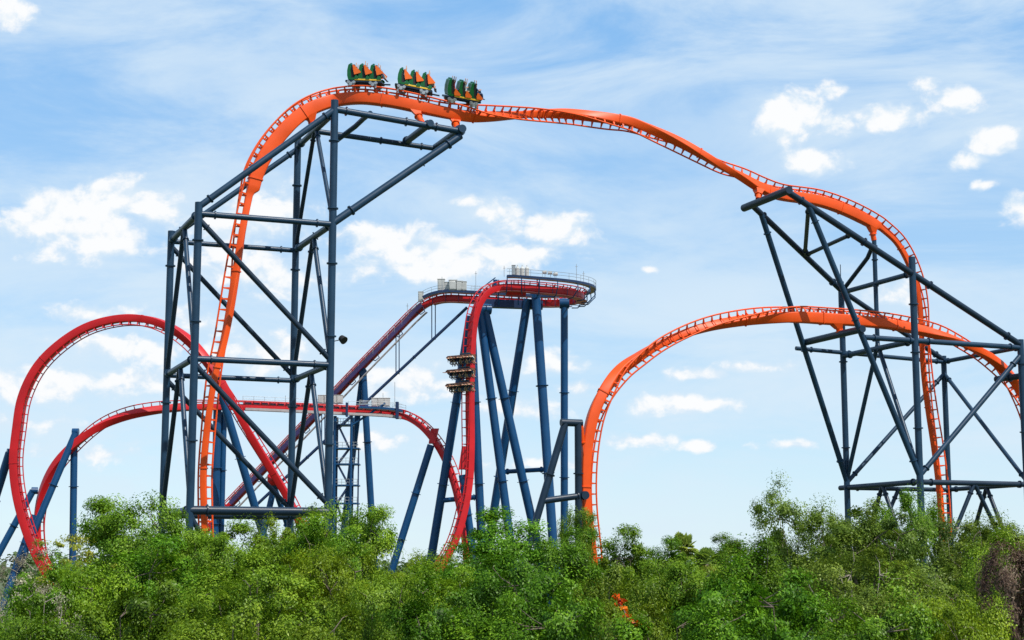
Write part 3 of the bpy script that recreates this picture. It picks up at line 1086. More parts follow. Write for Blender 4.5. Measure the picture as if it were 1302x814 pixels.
def train():
    ids = [near_frame(main_fr, (460, 111)), near_frame(main_fr, (525, 121)), near_frame(main_fr, (587, 133))]
    root = thing('coaster_train', 'green and orange three car coaster train cresting the highest orange track', 'coaster train', loc=main_fr[ids[1]][0])
    smesh = seat_mesh()
    bo = MB()
    bo.prism([(-.06, 0, .50), (.22, 0, .52), (.14, 0, .80), (.10, 0, 1.25), (.03, 0, 1.60), (-.12, 0, 1.64), (-.14, 0, 1.2)], (0, .40, 0))
    bom = bo.mesh('seat_pad', M['black'])
    ch = MB()
    ch.box((0.05, 0, .27), (1, 0, 0), (0, 1, 0), (0, 0, 1), 1.62, .52, .09, bev=.04)
    ch.box((0, 0, .13), (1, 0, 0), (0, 1, 0), (0, 0, 1), 1.15, .30, .07)
    chm = ch.mesh('chassis', M['steel_dark'])
    tr = MB()
    tr.box((.38, 0, .41), (1, 0, 0), (0, 1, 0), (0, 0, 1), 1.12, .555, .065, bev=.03)
    trm = tr.mesh('side_trim', M['yellow'])
    wg = MB()                                              # triangular wing panel beside a seat
    wg.prism([(.0, 0, 1.66), (.12, 0, 1.62), (.72, 0, 1.06), (.70, 0, .98), (.34, 0, .84), (.22, 0, .80), (.10, 0, 1.2)], (0, .05, 0))
    wgm = wg.mesh('wing_panel', M['flame'])
    wg2 = MB()
    wg2.prism([(.20, 0, 1.0), (.28, 0, 1.0), (.70, 0, .62), (.66, 0, .50), (.22, 0, .46), (.16, 0, .7)], (0, .05, 0))
    wgm2 = wg2.mesh('wing_panel', M['flame'])
    sg = MB()
    sg.prism([(.30, 0, .74), (.42, 0, .78), (.58, 0, .68), (.64, 0, .54), (.58, 0, .46), (.26, 0, .44)], (0, .06, 0))
    sgm = sg.mesh('side_guard', M['green'])
    rs = MB()                                              # lap restraint
    rs.tube((.34, -.2, .98), (.34, .2, .98), .045, 8)
    rs.tube((.30, 0, .50), (.34, 0, .98), .035, 8)
    rsm = rs.mesh('restraint', M['black'])
    hr = MB()
    hr.box((-.22, 0, 1.76), (1, 0, .2), (0, 1, 0), (-.2, 0, 1), .08, .13, .12, bev=.03)
    hrm = hr.mesh('headrest', M['teal'])
    wh = MB()
    wh.box((0, 0, .03), (1, 0, 0), (0, 1, 0), (0, 0, 1), .30, .07, .16, bev=.03)
    for x in (-.24, .24):
        wh.tube((x, -.16, .16), (x, .04, .16), .13, 16)
        wh.tube((x, -.05, -.2), (x, .05, -.2), .08, 12)
    wh.tube((0, -.2, -.02), (0, -.1, -.02), .14, 16)
    whm = wh.mesh('wheel_carriage', M['galv'])
    cp = MB()
    cp.tube((1.6, 0, .2), (2.3, 0, .2), .07, 10)
    cpm = cp.mesh('coupling', M['steel_dark'])
    ns = MB()
    ns.prism([(1.35, 0, .36), (1.62, 0, .36), (1.72, 0, .5), (1.62, 0, .72), (1.40, 0, .86), (1.33, 0, .6)], (0, 1.0, 0))
    nsm = ns.mesh('nose', M['black'])
    fang = MB()
    fang.prism([(1.36, 0, .8), (1.70, 0, .72), (1.78, 0, .85), (1.5, 0, 1.3), (1.42, 0, 1.28)], (0, .34, 0))
    fangm = fang.mesh('figurehead', M['steel_dark'])
    rows = (-1.02, -.02, .98)
    words_car = ('last', 'middle', 'leading')
    words_row = ('rear', 'middle', 'front')
    k = 0
    for ci, i in enumerate(ids):
        p, t, n, b, e = main_fr[i]
        # chord across the car so that both wheel carriages sit on the rails
        a, q = main_fr[i - 5], main_fr[i + 5]
        pc = (a[0] + q[0]) / 2
        tt = (q[0] - a[0]).normalized()
        nn = (n - tt * n.dot(tt)).normalized()
        car = bpy.data.objects.new('train_car', None)
        COL.objects.link(car)
        car.parent = root
        mw = frame_matrix(pc + nn * .22, tt, nn)
        car.matrix_local = Matrix.Translation(-root.location) @ mw
        car['label'] = ('rearmost', 'middle', 'leading')[ci] + ' car of the green and orange train'

        def put(name, me, mat=Matrix.Identity(4)):
            o = bpy.data.objects.new(name, me)
            COL.objects.link(o)
            o.parent = car
            o.matrix_local = mat
            return o
        put('chassis', chm)
        put('side_trim', trm)
        if ci < 2:
            put('coupling', cpm)
        if ci == 2:
            put('nose', nsm)
            put('figurehead', fangm)
        for x in (-.95, 1.0):
            for s in (-1, 1):
                m = Matrix.Translation((x, s * .62, -.04))
                if s > 0:
                    m = m @ Matrix.Rotation(math.pi, 4, 'Z')
                put('wheel_carriage', whm, m)
        for ri, x in enumerate(rows):
            for s in (-1, 1):
                put('seat', smesh, Matrix.Translation((x - .06, s * .29, 0)) @ Matrix.Diagonal((1.18, 1, 1.03, 1)))
                put('seat_pad', bom, Matrix.Translation((x - .0, s * .29, 0)))
                put('headrest', hrm, Matrix.Translation((x, s * .29, 0)))
                put('restraint', rsm, Matrix.Translation((x, s * .29, 0)))
                put('wing_panel', wgm if ci < 2 else wgm2, Matrix.Translation((x - .02, s * .585, 0)) @ Matrix.Diagonal((1.12, 1, 1.02, 1)))
                put('side_guard', sgm, Matrix.Translation((x, s * .565, 0)))
                side = 'near' if s < 0 else 'far'
                v = (k * 5 + ri + ci) % 6
                k += 1
                rider(mw @ Matrix.Translation((x + .20, s * .29, .82)) @ Matrix.Rotation(R(-8), 4, 'Y') @ Matrix.Scale(1.08, 4), v,
                      'rider with {arms} in ' + side + ' seat of ' + words_row[ri] + ' row, ' + words_car[ci] + ' green car',
                      'riders of the green and orange train')


train()


# ------------------------------------------------------------------ the red and blue coaster behind
def red_pts(rows):
    return [(P(px, py, Y), (n[0], -n[2], n[1], w, d)) for px, py, Y, n, w, d in rows]


def base_of(p):
    return (p.x, p.y, 0)


RS = .8
imm_rows = [
    (100, 770, 284, (.7, .5, 0), 1.5, 1.4), (66, 722, 284, (.8, .5, 0), 1.5, 1.4), (45, 678, 284, (.92, .35, 0), 1.5, 1.4), (31, 628, 284, (1, .1, 0), 1.5, 1.4), (27, 588, 284, (1, 0, 0), 1.5, 1.4), (31, 547, 284, (.98, -.1, 0), 1.5, 1.45), (38, 507, 284, (.92, -.35, 0), 1.5, 1.45),
    (56, 471, 284, (.78, -.6, 0), 1.5, 1.45), (84, 443, 284, (.55, -.82, 0), 1.5, 1.4), (117, 423, 284, (.28, -.95, 0), 1.5, 1.35), (158, 413.5, 284, (.05, -1, -.02), 1.5, 1.3), (190, 416, 284, (-.2, -.95, -.15), 1.5, 1.3),
    (214, 425, 284, (-.3, -.88, -.3), 1.5, 1.3), (238, 441, 284, (-.42, -.7, -.5), 1.5, 1.3), (262, 466, 284, (-.4, -.45, -.8), 1.4, 1.3), (288, 501, 285, (-.2, -.15, -.96), 1.3, 1.3), (312, 541, 286, (.02, .0, -1), 1.2, 1.2), (332, 573, 287, (.1, .05, -1), 1.2, 1.2),
    (352, 605, 288, (.12, .08, -1), 1.2, 1.2), (370, 636, 289, (.15, .1, -1), 1.2, 1.2), (395, 688, 290, (.2, .15, -.96), 1.2, 1.2), (425, 750, 290, (.2, .2, -.96), 1.2, 1.2),
]
imm = thing('coaster_track', 'red coaster track making the big loop at far left behind the left tower', 'coaster track', loc=base_of(P(60, 715, 284)))
imm_fr = spline(red_pts(imm_rows), .5)
build_track(imm, imm_fr, 1.9, .55, .10, ('red', 'red', 'red'), 3, corner=.16, joint_every=36, tie_w=.13)

br_rows = [
    (85, 775, 292, (.8, .4, -.2), 1.3, 1.2), (62, 715, 292, (.9, .2, -.3), 1.3, 1.2), (56, 672, 292, (.95, 0, -.3), 1.3, 1.2), (60, 635, 292, (.85, -.15, -.5), 1.3, 1.2), (74, 598, 292, (.55, -.15, -.8), 1.3, 1.2), (98, 566, 292, (.2, .05, -.97), 1.3, 1.2),
    (128, 540, 292, (-.1, .4, -.9), 1.3, 1.2), (160, 524, 292, (-.12, .7, -.7), 1.3, 1.2), (195, 515, 293, (-.05, .9, -.4), 1.3, 1.15), (235, 511, 294, (0, .98, -.15), 1.2, 1.1), (290, 510, 296, (0, 1, 0), 1.2, 1.1),
    (360, 512.5, 299, (0, 1, 0), 1.2, 1.1), (430, 516, 303, (0, 1, 0), 1.2, 1.1), (500, 520, 306, (0, 1, 0), 1.2, 1.1), (520, 524, 306, (.2, .98, 0), 1.1, 1.1), (540, 536, 305, (.5, .86, .1), 1.1, 1.1), (558, 556, 304, (.72, .65, .25), 1.1, 1.1),
    (573, 582, 303, (.8, .45, .4), 1.1, 1.1), (584, 612, 302, (.85, .3, .45), 1.1, 1.1), (593, 650, 301, (.9, .15, .4), 1.1, 1.1), (599, 690, 300, (.9, .1, .4), 1.1, 1.1), (606, 770, 300, (.9, .1, .4), 1.1, 1.1),
]
br = thing('coaster_track', 'red coaster track with level brake run between a rising curve and a second drop', 'coaster track', loc=base_of(P(300, 700, 297)))
br_fr = spline(red_pts(br_rows), .5)
build_track(br, br_fr, 1.9, .55, .10, ('red', 'red', 'red'), 3, corner=.16, joint_every=40, tie_w=.13)

dv_rows = [
    (120, 812, 322, (-.62, .78, 0), 1.2, 1.2), (280, 645, 322, (-.62, .78, 0), 1.2, 1.2), (400, 520, 321, (-.62, .78, 0), 1.2, 1.2), (460, 457, 320, (-.62, .78, 0), 1.2, 1.2), (500, 416, 320, (-.6, .8, 0), 1.2, 1.2), (520, 396, 320, (-.52, .86, 0), 1.2, 1.2), (540, 380, 319.5, (-.3, .95, 0), 1.2, 1.2),
    (562, 372.5, 319, (-.08, 1, 0), 1.2, 1.2), (600, 373, 319, (0, 1, 0), 1.2, 1.2), (650, 376, 320, (0, 1, 0), 1.2, 1.2), (695, 378, 320, (0, 1, .0), 1.2, 1.2), (722, 377, 317, (0, 1, 0), 1.2, 1.2),
    (738, 373, 311, (0, 1, 0), 1.2, 1.2), (736, 367.5, 305, (0, 1, 0), 1.2, 1.2), (715, 363, 301, (0, 1, 0), 1.2, 1.2), (680, 359.5, 300, (0, 1, 0), 1.2, 1.2), (650, 357.5, 300, (0, 1, 0), 1.2, 1.2),
    (630, 359, 299.6, (-.2, .97, .1), 1.25, 1.2), (615, 366, 298.6, (-.5, .78, .4), 1.3, 1.2), (604, 381, 297.6, (-.68, .48, .58), 1.3, 1.2), (598, 402, 297, (-.62, .2, .78), 1.3, 1.2), (595, 430, 296.8, (-.6, .05, .8), 1.3, 1.2), (593, 470, 296.6, (-.6, .02, .8), 1.3, 1.2), (592, 520, 296.5, (-.66, 0, .75), 1.3, 1.2),
    (591, 570, 296.5, (-.85, 0, .52), 1.3, 1.2), (589, 610, 296.3, (-.88, .08, .45), 1.3, 1.2), (582, 650, 295.8, (-.9, .25, .35), 1.3, 1.2), (568, 692, 295, (-.85, .45, .25), 1.3, 1.2), (540, 735, 294, (-.75, .62, .2), 1.3, 1.2), (500, 765, 293, (-.5, .85, .1), 1.3, 1.2),
]
dv = thing('coaster_track', 'red and blue lift hill with high turnaround platform and vertical red drop', 'coaster track', loc=base_of(P(597, 700, 300)))
dv_fr = spline(red_pts(dv_rows), .5)
build_track(dv, dv_fr, 1.9, .55, .10, ('red', 'red', 'red'), 3, corner=.16, joint_every=40, tie_w=.13)


def walkway(root, fr, i0, i1, side, out, drop, w=.55, mat='blue', rail=True, h=1.1, bottom='grate', lip=.18):
    """catwalk along a stretch of track with toe board, posts and two rails"""
    mb = MB()
    un = MB()
    rl = MB()
    ring, ring2 = [], []
    lines = ([], [])
    for j in range(i0, i1):
        p, t, n, b, e = fr[j]
        hb = Vector((b.x, b.y, 0)).normalized() * side
        c = p + hb * out - n * drop
        ring.append([c + hb * (x * w) + n * y for x, y in ((1, lip), (-1, lip), (-1, -lip), (1, -lip))])
        ring2.append([c + hb * (x * w * .9) + n * (y - lip - .04) for x, y in ((1, .03), (-1, .03), (-1, -.03), (1, -.03))])
        q = c + hb * w * .95
        lines[0].append(q + UP * (h + .1))
        lines[1].append(q + UP * (h * .55 + .1))
        if (j - i0) % 4 == 0:
            rl.tube(q, q + UP * (h + .1), .036, 5)
    mb.loft(ring)
    un.loft(ring2)
    part(mb, 'walkway', M[mat], root, smooth=False)
    part(un, 'walkway_grating', M[bottom], root, smooth=False)
    if rail:
        for l in lines:
            rl.path(l, .038, 5)
        part(rl, 'railing', M['galv'], root)


iL0, iL1 = near_frame(dv_fr, (290, 635)), near_frame(dv_fr, (538, 381))
iT0, iT1 = near_frame(dv_fr, (540, 380)), near_frame(dv_fr, (603, 373))
iU = near_frame(dv_fr, (738, 372))
iE = near_frame(dv_fr, (640, 358))
# b = t x n: its sign tells the near side; on the lift the track runs to +X so -b.. choose by y
def side_to(fr, i, v):
    b = fr[i][3]
    return 1 if Vector((b.x, b.y, 0)).dot(v) > 0 else -1


TOCAM = Vector((0, -1, 0))
s_l = side_to(dv_fr, (iL0 + iL1) // 2, TOCAM)
walkway(dv, dv_fr, iL0, iL1, s_l, 1.75, 1.2, .55, 'indigo', True, 1.0, 'plum', .36)
walkway(dv, dv_fr, iL0, iL1, -s_l, 1.75, .1, .45, 'plum', False, .9, 'grate', .12)
walkway(dv, dv_fr, iT0, iU - 14, s_l, 1.9, .1, .55, 'navy', True, 1.1, 'grate', .24)
walkway(dv, dv_fr, near_frame(dv_fr, (600, 373)), iE, -s_l, 2.2, -.5, .6, 'navy', True, 1.25, 'grate', .20)

# brackets under the walkway of the turn, loops under the lift
for k in range(iU - 16, iE, 6):
    p, t, n, b, e = dv_fr[k]
    hb = Vector((b.x, b.y, 0)).normalized() * -s_l
    mb = MB()
    mb.path([p + hb * 2.6 + UP * .4, p + hb * 2.7 - UP * .9, p + hb * 1.3 - UP * 2.3, p - UP * 2.4], .11, 6)
    part(mb, 'walkway_bracket', M['blue'], dv)
for k in range(iL0, iL1, 13):
    p, t, n, b, e = dv_fr[k]
    hb = Vector((b.x, b.y, 0)).normalized() * s_l
    mb = MB()
    c = p + hb * 1.6 - n * 1.4
    mb.path([c, c - n * 1.0 + t * .4, c - n * 1.1 + t * 1.4, c + t * 1.7], .11, 6)
    part(mb, 'walkway_bracket', M['navy'], dv)
mb = MB()
for s in (-.5, .5):
    mb.path([f[0] - f[2] * 2.75 + f[3] * (s + s_l * 1.2) for f in dv_fr[iL0:iL1]], .11, 6)
part(mb, 'lift_underframe', M['grate'], dv)


def cabinet(root, name, c, sx, sy, sz, mat='box'):
    mb = MB()
    mb.box(Vector(c) + UP * sz, (1, 0, 0), (0, 1, 0), UP, sx, sy, sz, bev=.06)
    mb.box(Vector(c) + UP * (sz * 2 + .06), (1, 0, 0), (0, 1, 0), UP, sx * 1.08, sy * 1.08, .05)
    mb.box(Vector(c) + UP * sz - Vector((0, sy + .02, 0)), (1, 0, 0), UP, (0, 1, 0), sx * .75, sz * .7, .03)
    return part(mb, name, M[mat], root)


for px, Y, w, h in ((561, 318, .7, 1.1), (569, 318, .55, .8), (576, 317, .8, 1.0), (584, 317, .7, .9), (590, 317, .5, .85), (535, 319, .5, .9)):
    pt = P(px, 370.5 if px > 540 else 384, Y)
    cabinet(dv, 'equipment_cabinet', pt + UP * .1, w, .6, h)
for px in (658, 664, 670):
    pt = P(px, 351.5, 303)
    mb = MB()
    mb.tube(pt, pt + UP * 1.5, .42, 14)
    mb.tube(pt + UP * 1.5, pt + UP * 1.9, .42, 14, .15)
    mb.tube(pt + UP * 1.9, pt + UP * 2.15, .08, 8)
    part(mb, 'air_tank', M['box'], dv)
cabinet(dv, 'equipment_cabinet', P(653, 351.5, 303), .35, .4, 1.0, 'galv')
for px, py in ((693, 354.5), (700, 355.5), (707, 357)):
    pt = P(px, py, 303)
    mb = MB()
    mb.tube(pt, pt + UP * 1.0, .05, 6)
    mb.box(pt + UP * 1.25 + Vector((-.1, 0, 0)), (1, 0, .1), (0, 1, 0), (-.1, 0, 1), .42, .3, .26, bev=.04)
    part(mb, 'spotlight', M['box'], dv)
for px, py, top in ((733, 362, 336), (742, 366, 345), (605, 368, 345), (641, 352, 338), (562, 369, 352), (518, 397, 386)):
    p0 = P(px, py, 304)
    mb = MB()
    mb.tube(p0, P(px, top, 304), .05, 6)
    mb.tube(P(px - 1.5, top + 3, 304), P(px + 1.5, top + 3, 304), .05, 6)
    part(mb, 'antenna_mast', M['galv'], dv)
# red drive box under the platform
mb = MB()
c = P(656, 371, 301.5)
mb.box(c, (1, 0, 0), (0, 1, 0), UP, 1.9, 1.0, .75, bev=.12)
mb.box(c + Vector((-1.2, 0, .5)), (1, 0, 0), (0, 1, 0), UP, .9, 1.1, .6, bev=.1)
part(mb, 'brake_housing', M['red'], dv)
# catwalk below the platform and its hangers
mb = MB()
mb.box(P(648, 387, 307), (1, 0, -.035), (0, 1, 0), (.035, 0, 1), 6.3, .9, .75, bev=.08)
part(mb, 'service_catwalk', M['navy'], dv)
for px in (634, 659, 683):
    mb = MB()
    mb.tube(P(px, 356, 302), P(px, 388, 305), .11, 6)
    part(mb, 'hanger', M['blue'], dv)

# grated tray slung under the turn and the crest of the lift
for i0, i1, dr in ((iT0 + 4, iU - 12, 1.95), (iU - 2, iE + 4, 1.95)):
    tr_ = MB()
    tr_.loft([[f[0] - UP * dr + Vector((f[3].x, f[3].y, 0)).normalized() * x + UP * y for x, y in ((.95, .06), (-.95, .06), (-.95, -.06), (.95, -.06))] for f in dv_fr[i0:i1]])
    part(tr_, 'walkway_grating', M['pale_red'], dv, smooth=False)
for k in range(iT0 + 4, iE, 5):
    p, t, n, b, e = dv_fr[k]
    mb = MB()
    for s in (-1.1, 1.1):
        mb.tube(p + b * s - UP * .1, p + b * s - UP * 1.95, .06, 5)
    mb.tube(p - b * 1.1 - UP * 1.9, p + b * 1.1 - UP * 1.9, .06, 5)
    part(mb, 'tray_hanger', M['navy'], dv)
# blue guard column where the walkway meets the drop
mb = MB()
mb.tube(P(630, 356, 302.5), P(630, 372, 302.5), .45, 10)
mb.tube(P(613, 366, 303), P(630, 353, 302.5), .10, 6)
mb.tube(P(600, 384, 304), P(613, 366, 303), .10, 6)
part(mb, 'guard_column', M['blue'], dv)

# walkway of the brake run
b0, b1 = near_frame(br_fr, (312, 511)), near_frame(br_fr, (518, 523))
s_b = side_to(br_fr, (b0 + b1) // 2, TOCAM)
walkway(br, br_fr, b0, b1, -s_b, 1.75, .0, .6, 'blue', True, 1.1, 'grate', .22)
walkway(br, br_fr, b0, b1, s_b, 1.5, 1.55, .35, 'grate', False, 1.1, 'grate', .22)
bm_ = near_frame(br_fr, (455, 517))
walkway(br, br_fr, bm_, b1, s_b, 1.75, .25, .5, 'blue', True, 1.1, 'grate', .2)
for px, Y in ((408, 302), (416, 302), (424, 302.5), (432, 303), (476, 305), (484, 305.5), (492, 306)):
    cabinet(br, 'equipment_cabinet', P(px, 513.5 if px < 450 else 517, Y + 2), .55, .5, .75)
for px, top in ((487, 500), (502, 486), (363, 503)):
    p0 = P(px, 518, 308)
    mb = MB()
    mb.tube(p0, P(px, top, 308), .05, 6)
    part(mb, 'antenna_mast', M['galv'], br)
mb = MB()
mb.box(P(505, 522, 304), (1, 0, 0), (0, 1, 0), UP, .3, .5, 1.6, bev=.08)
part(mb, 'brake_housing', M['navy'], br)
mb = MB()
mb.box(P(441, 521, 301), (1, 0, 0), (0, 1, 0), UP, .2, .5, 1.3, bev=.06)
part(mb, 'brake_housing', M['navy'], br)


# ---------------------------------------------------------------- blue supports
def blue_support(label, legs, caps=(), ties=(), name='blue_support'):
    """legs: (top px, top py, bottom px, bottom py, Y top, Y bottom, radius); each runs on down to the ground"""
    first = legs[0]
    b = P(first[2], first[3], first[5])
    t = thing(name, label, 'coaster support', 'blue supports of the red coaster', loc=(b.x, b.y, 0))
    for (x0, y0, x1, y1, Ya, Yb, r) in legs:
        a, b = P(x0, y0, Ya), P(x1, y1, Yb)
        k = a.z / (a.z - b.z)
        g = a + (b - a) * k
        member(t, 'leg', g, a, r, 'blue', (.42, .7))
    for (x0, y0, x1, y1, Ya, Yb, r) in ties:
        member(t, 'crossbar', P(x0, y0, Ya), P(x1, y1, Yb), r, 'blue', (.1, .9))
    for (x, y, Y, r, d) in caps:
        mb = MB()
        c = P(x, y, Y)
        mb.tube(c - Vector(d), c + Vector(d), r, 16)
        part(mb, 'cap', M['blue'], t)
    return t


blue_support('pair of blue legs spreading right from a round cap below the drop top', [(610, 396, 645, 659, 303, 303, .78), (616, 394, 676, 660, 303.5, 306, .82)], [(616, 393, 303.5, 1.0, (1.2, .3, 0))])
blue_support('blue leg leaning right directly behind the vertical red drop', [(599, 402, 611, 659, 301, 302, .78)], [], [(556.5, 637, 608, 632, 303, 302, .45)])
blue_support('blue leg leaning left from behind the vertical red drop toward the trees', [(598, 402, 549, 705, 300, 304, .80)])
blue_support('pair of blue legs meeting under the middle of the high platform', [(671, 380, 627, 656, 306, 312, .80), (681, 374, 702, 672, 305, 303, .86)], [(681, 374, 305, .95, (0, .8, 0))], [(640, 600, 694, 597, 311, 304, .42)])
blue_support('single vertical blue column under the right end of the high platform', [(717.5, 386, 717.5, 655, 309, 309, .70)], [(717.5, 386, 309, 1.0, (.9, 0, .0))])
blue_support('slanting blue leg holding the second red drop left of the vertical drop', [(548, 566, 507, 697, 303, 303, .68)])
blue_support('short blue leg under the red bracket low on the vertical drop', [(588, 604, 597, 671, 297.5, 297.5, .70)])
blue_support('blue inverted V support under the middle of the lift hill', [(462, 475, 472, 646, 320, 320, .66), (461, 477, 441, 640, 320, 326, .60)], [(461.5, 473, 320, .8, (0, .9, 0))])
blue_support('blue post and long slanting leg holding the red curve at far left', [(94.5, 553, 92.5, 700, 292, 292, .62), (96, 551, 46, 668, 291, 288, .62)], [(96, 549, 291.5, .6, (.55, 0, 0))])
blue_support('blue leaning leg at the left picture edge against the side of the big red loop', [(12, 576, -8, 640, 285, 287, .72)], [(14, 576, 285, .75, (.6, .3, 0))])
blue_support('blue leaning leg crossing low behind the foot of the big red loop', [(42, 624, 0, 701, 294, 292, .60)], [(44, 624, 294, .62, (.5, .2, 0))])
blue_support('low blue leg slanting away left under the lowest part of the red loop', [(44, 655, 12, 745, 291, 290, .62)])
blue_support('thick blue column standing between the orange track and the red slope', [(276.5, 520, 274, 645, 297, 297, .76)])
blue_support('thinner blue column directly right of the thick one under the brake run', [(285, 524, 282, 642, 298, 298, .55)])
blue_support('long blue leg slanting right below the crossing of red slope and brake run', [(281, 500, 323, 641, 290, 293, .72)])
blue_support('small blue forked support under the end of the slanting red track', [(349, 618, 341, 652, 290, 290, .55), (349, 620, 360, 652, 291, 294, .5)], [(349, 617, 290, .75, (.7, 0, 0))])
blue_support('slim blue leg under the brake run behind the stair tower', [(418, 528, 420, 650, 304, 304, .45)])
# long tie beam of the lift with hangers
t = thing('tie_beam', 'long thin dark blue tie beam slanting below the lift hill with hangers', 'steel beam', loc=base_of(P(480, 700, 320)))
member(t, 'beam', P(322, 646, 320), P(594, 391, 319), .30, 'navy', (.25, .5, .75))
for xs, y0, y1 in (((549, 553.5), 379, 432), ((503.5, 507.5), 415, 476), ((409, 413), 508, 566)):
    for x in xs:
        member(t, 'hanger', P(x, y0, 319.5), P(x, y1, 319.5), .10, 'navy')


def stair_tower():
    Y = 303
    p0 = P(424, 650, Y)
    t = thing('stair_tower', 'narrow blue steel stair tower standing under the brake run right of the left tower', 'stair tower', loc=base_of(p0))
    xs = [P(x, 600, Y).x for x in (425, 446)]
    z1 = P(440, 529, Y).z
    for x in xs:
        for y in (Y, Y + 3.2):
            member(t, 'post', (x, y, 0), (x, y, z1), .30 if x < -30.5 else .24, 'blue')
    member(t, 'post', (P(455, 600, Y).x, Y + 1, 0), (P(455, 600, Y).x, Y + 1, P(455, 570, Y).z), .14, 'navy')
    lv = [P(440, y, Y).z for y in (540, 570, 590, 617, 640)] + [12.0, 8, 4]
    for i, z in enumerate(lv):
        mb = MB()
        xc = (xs[0] + xs[1]) / 2
        mb.box((xc + (.6 if i else 0), Y + 1.6, z), (1, 0, 0), (0, 1, 0), UP, (xs[1] - xs[0]) / 2 + (.9 if i else .2), 1.7, .12)
        part(mb, 'landing', M['blue'], t, smooth=False)
        rl = MB()
        for x in np.linspace(xs[0], xs[1] + (1.2 if i else 0), 7):
            rl.tube((x, Y - .1, z), (x, Y - .1, z + 1.1), .04, 5)
        for h in (.55, 1.1):
            rl.tube((xs[0], Y - .1, z + h), (xs[1] + (1.2 if i else 0), Y - .1, z + h), .04, 5)
        part(rl, 'railing', M['galv'], t)
    for i in range(len(lv) - 1):
        a, b = lv[i + 1], lv[i]
        x0, x1 = (xs[0] + .5, xs[1] - .4) if i % 2 else (xs[1] - .4, xs[0] + .5)
        mb = MB()
        for y in (Y + .4, Y + 1.5):
            d = Vector((x1 - x0, 0, b - a)).normalized()
            mb.box(((x0 + x1) / 2, y, (a + b) / 2), d, (0, 1, 0), d.cross(Vector((0, 1, 0))), Vector((x1 - x0, 0, b - a)).length / 2, .06, .16)
        for k in range(9):
            f = (k + .5) / 9
            mb.box((x0 + (x1 - x0) * f, Y + .95, a + (b - a) * f), (1, 0, 0), (0, 1, 0), UP, .16, .55, .03)
        part(mb, 'stair_flight', M['navy'], t, smooth=False)
    member(t, 'brace', P(447, 541, Y), P(490, 513, 304), .2, 'blue')


stair_tower()


# ---------------------------------------------------------------- dive train with three rows of riders
def dive_train():
    ids = [near_frame(dv_fr, (593.5, 455)), near_frame(dv_fr, (593, 473.5)), near_frame(dv_fr, (592.8, 490))]
    root = thing('coaster_train', 'three row floorless train packed with riders hanging on the vertical red drop', 'coaster train', loc=dv_fr[ids[1]][0])
    st = MB()
    st.prism([(-.20, 0, .0), (.35, 0, .02), (.36, 0, .14), (.02, 0, .16), (-.06, 0, .95), (-.22, 0, .95), (-.26, 0, .2)], (0, .46, 0))
    stm = st.mesh('seat', M['seat_brown'])
    rs = MB()
    for y in (-.17, .17):
        rs.path([(-.1, y, .9), (.12, y, .82), (.22, y, .5), (.24, y, .25)], .06, 6)
    rsm = rs.mesh('restraint', M['navy'])
    ch = MB()
    ch.box((-.1, 0, .35), (1, 0, 0), (0, 1, 0), UP, .75, 1.0, .16, bev=.05)
    ch.box((-.28, 0, .72), (1, 0, 0), (0, 1, 0), UP, .12, 2.5, .12)
    chm = ch.mesh('chassis', M['steel_dark'])
    tr = MB()
    tr.box((-.78, 0, .0), (1, 0, 0), (0, 1, 0), UP, .12, .75, .30, bev=.03)
    trm = tr.mesh('side_trim', M['yellow'])
    wh = MB()
    wh.box((0, 0, 0), (1, 0, 0), (0, 1, 0), UP, .5, .12, .24, bev=.04)
    for x in (-.3, .3):
        wh.tube((x, -.2, .1), (x, .2, .1), .17, 12)
        wh.tube((x, -.1, -.28), (x, .1, -.28), .12, 12)
    whm = wh.mesh('wheel_carriage', M['black'])
    for ri, i in enumerate(ids):
        p, t, n, b, e = dv_fr[i]
        mw = frame_matrix(p + n * .12, t, n) @ Matrix.Scale(1.18, 4)
        car = bpy.data.objects.new('train_car', None)
        COL.objects.link(car)
        car.parent = root
        car.matrix_local = Matrix.Translation(-root.location) @ mw
        for name, me, mt in [('chassis', chm, Matrix.Identity(4)), ('side_trim', trm, Matrix.Identity(4)),
                             ('wheel_carriage', whm, Matrix.Translation((0, .82, .05))), ('wheel_carriage', whm, Matrix.Translation((0, -.82, .05)))]:
            o = bpy.data.objects.new(name, me)
            COL.objects.link(o)
            o.parent = car
            o.matrix_local = mt
        bb = n.cross(t)
        sgn = 1 if bb.x > 0 else -1
        for k in range(8):
            y = sgn * (k - 3.5) * .62
            for name, me in (('seat', stm), ('restraint', rsm)):
                o = bpy.data.objects.new(name, me)
                COL.objects.link(o)
                o.parent = car
                o.matrix_local = Matrix.Translation((0, y, .66)) @ Matrix.Diagonal((1.5, 1.2, 1.12, 1))
            rider(mw @ Matrix.Translation((.10, y, .86)) @ Matrix.Scale(1.5, 4), (k * 7 + ri * 2) % 6,
                  'rider in {shirt} shirt, ' + ('first', 'second', 'third', 'fourth', 'fifth', 'sixth', 'seventh', 'eighth')[k] + ' from left in ' + ('top', 'middle', 'bottom')[ri] + ' row on the red drop',
                  'riders of the diving train')


dive_train()
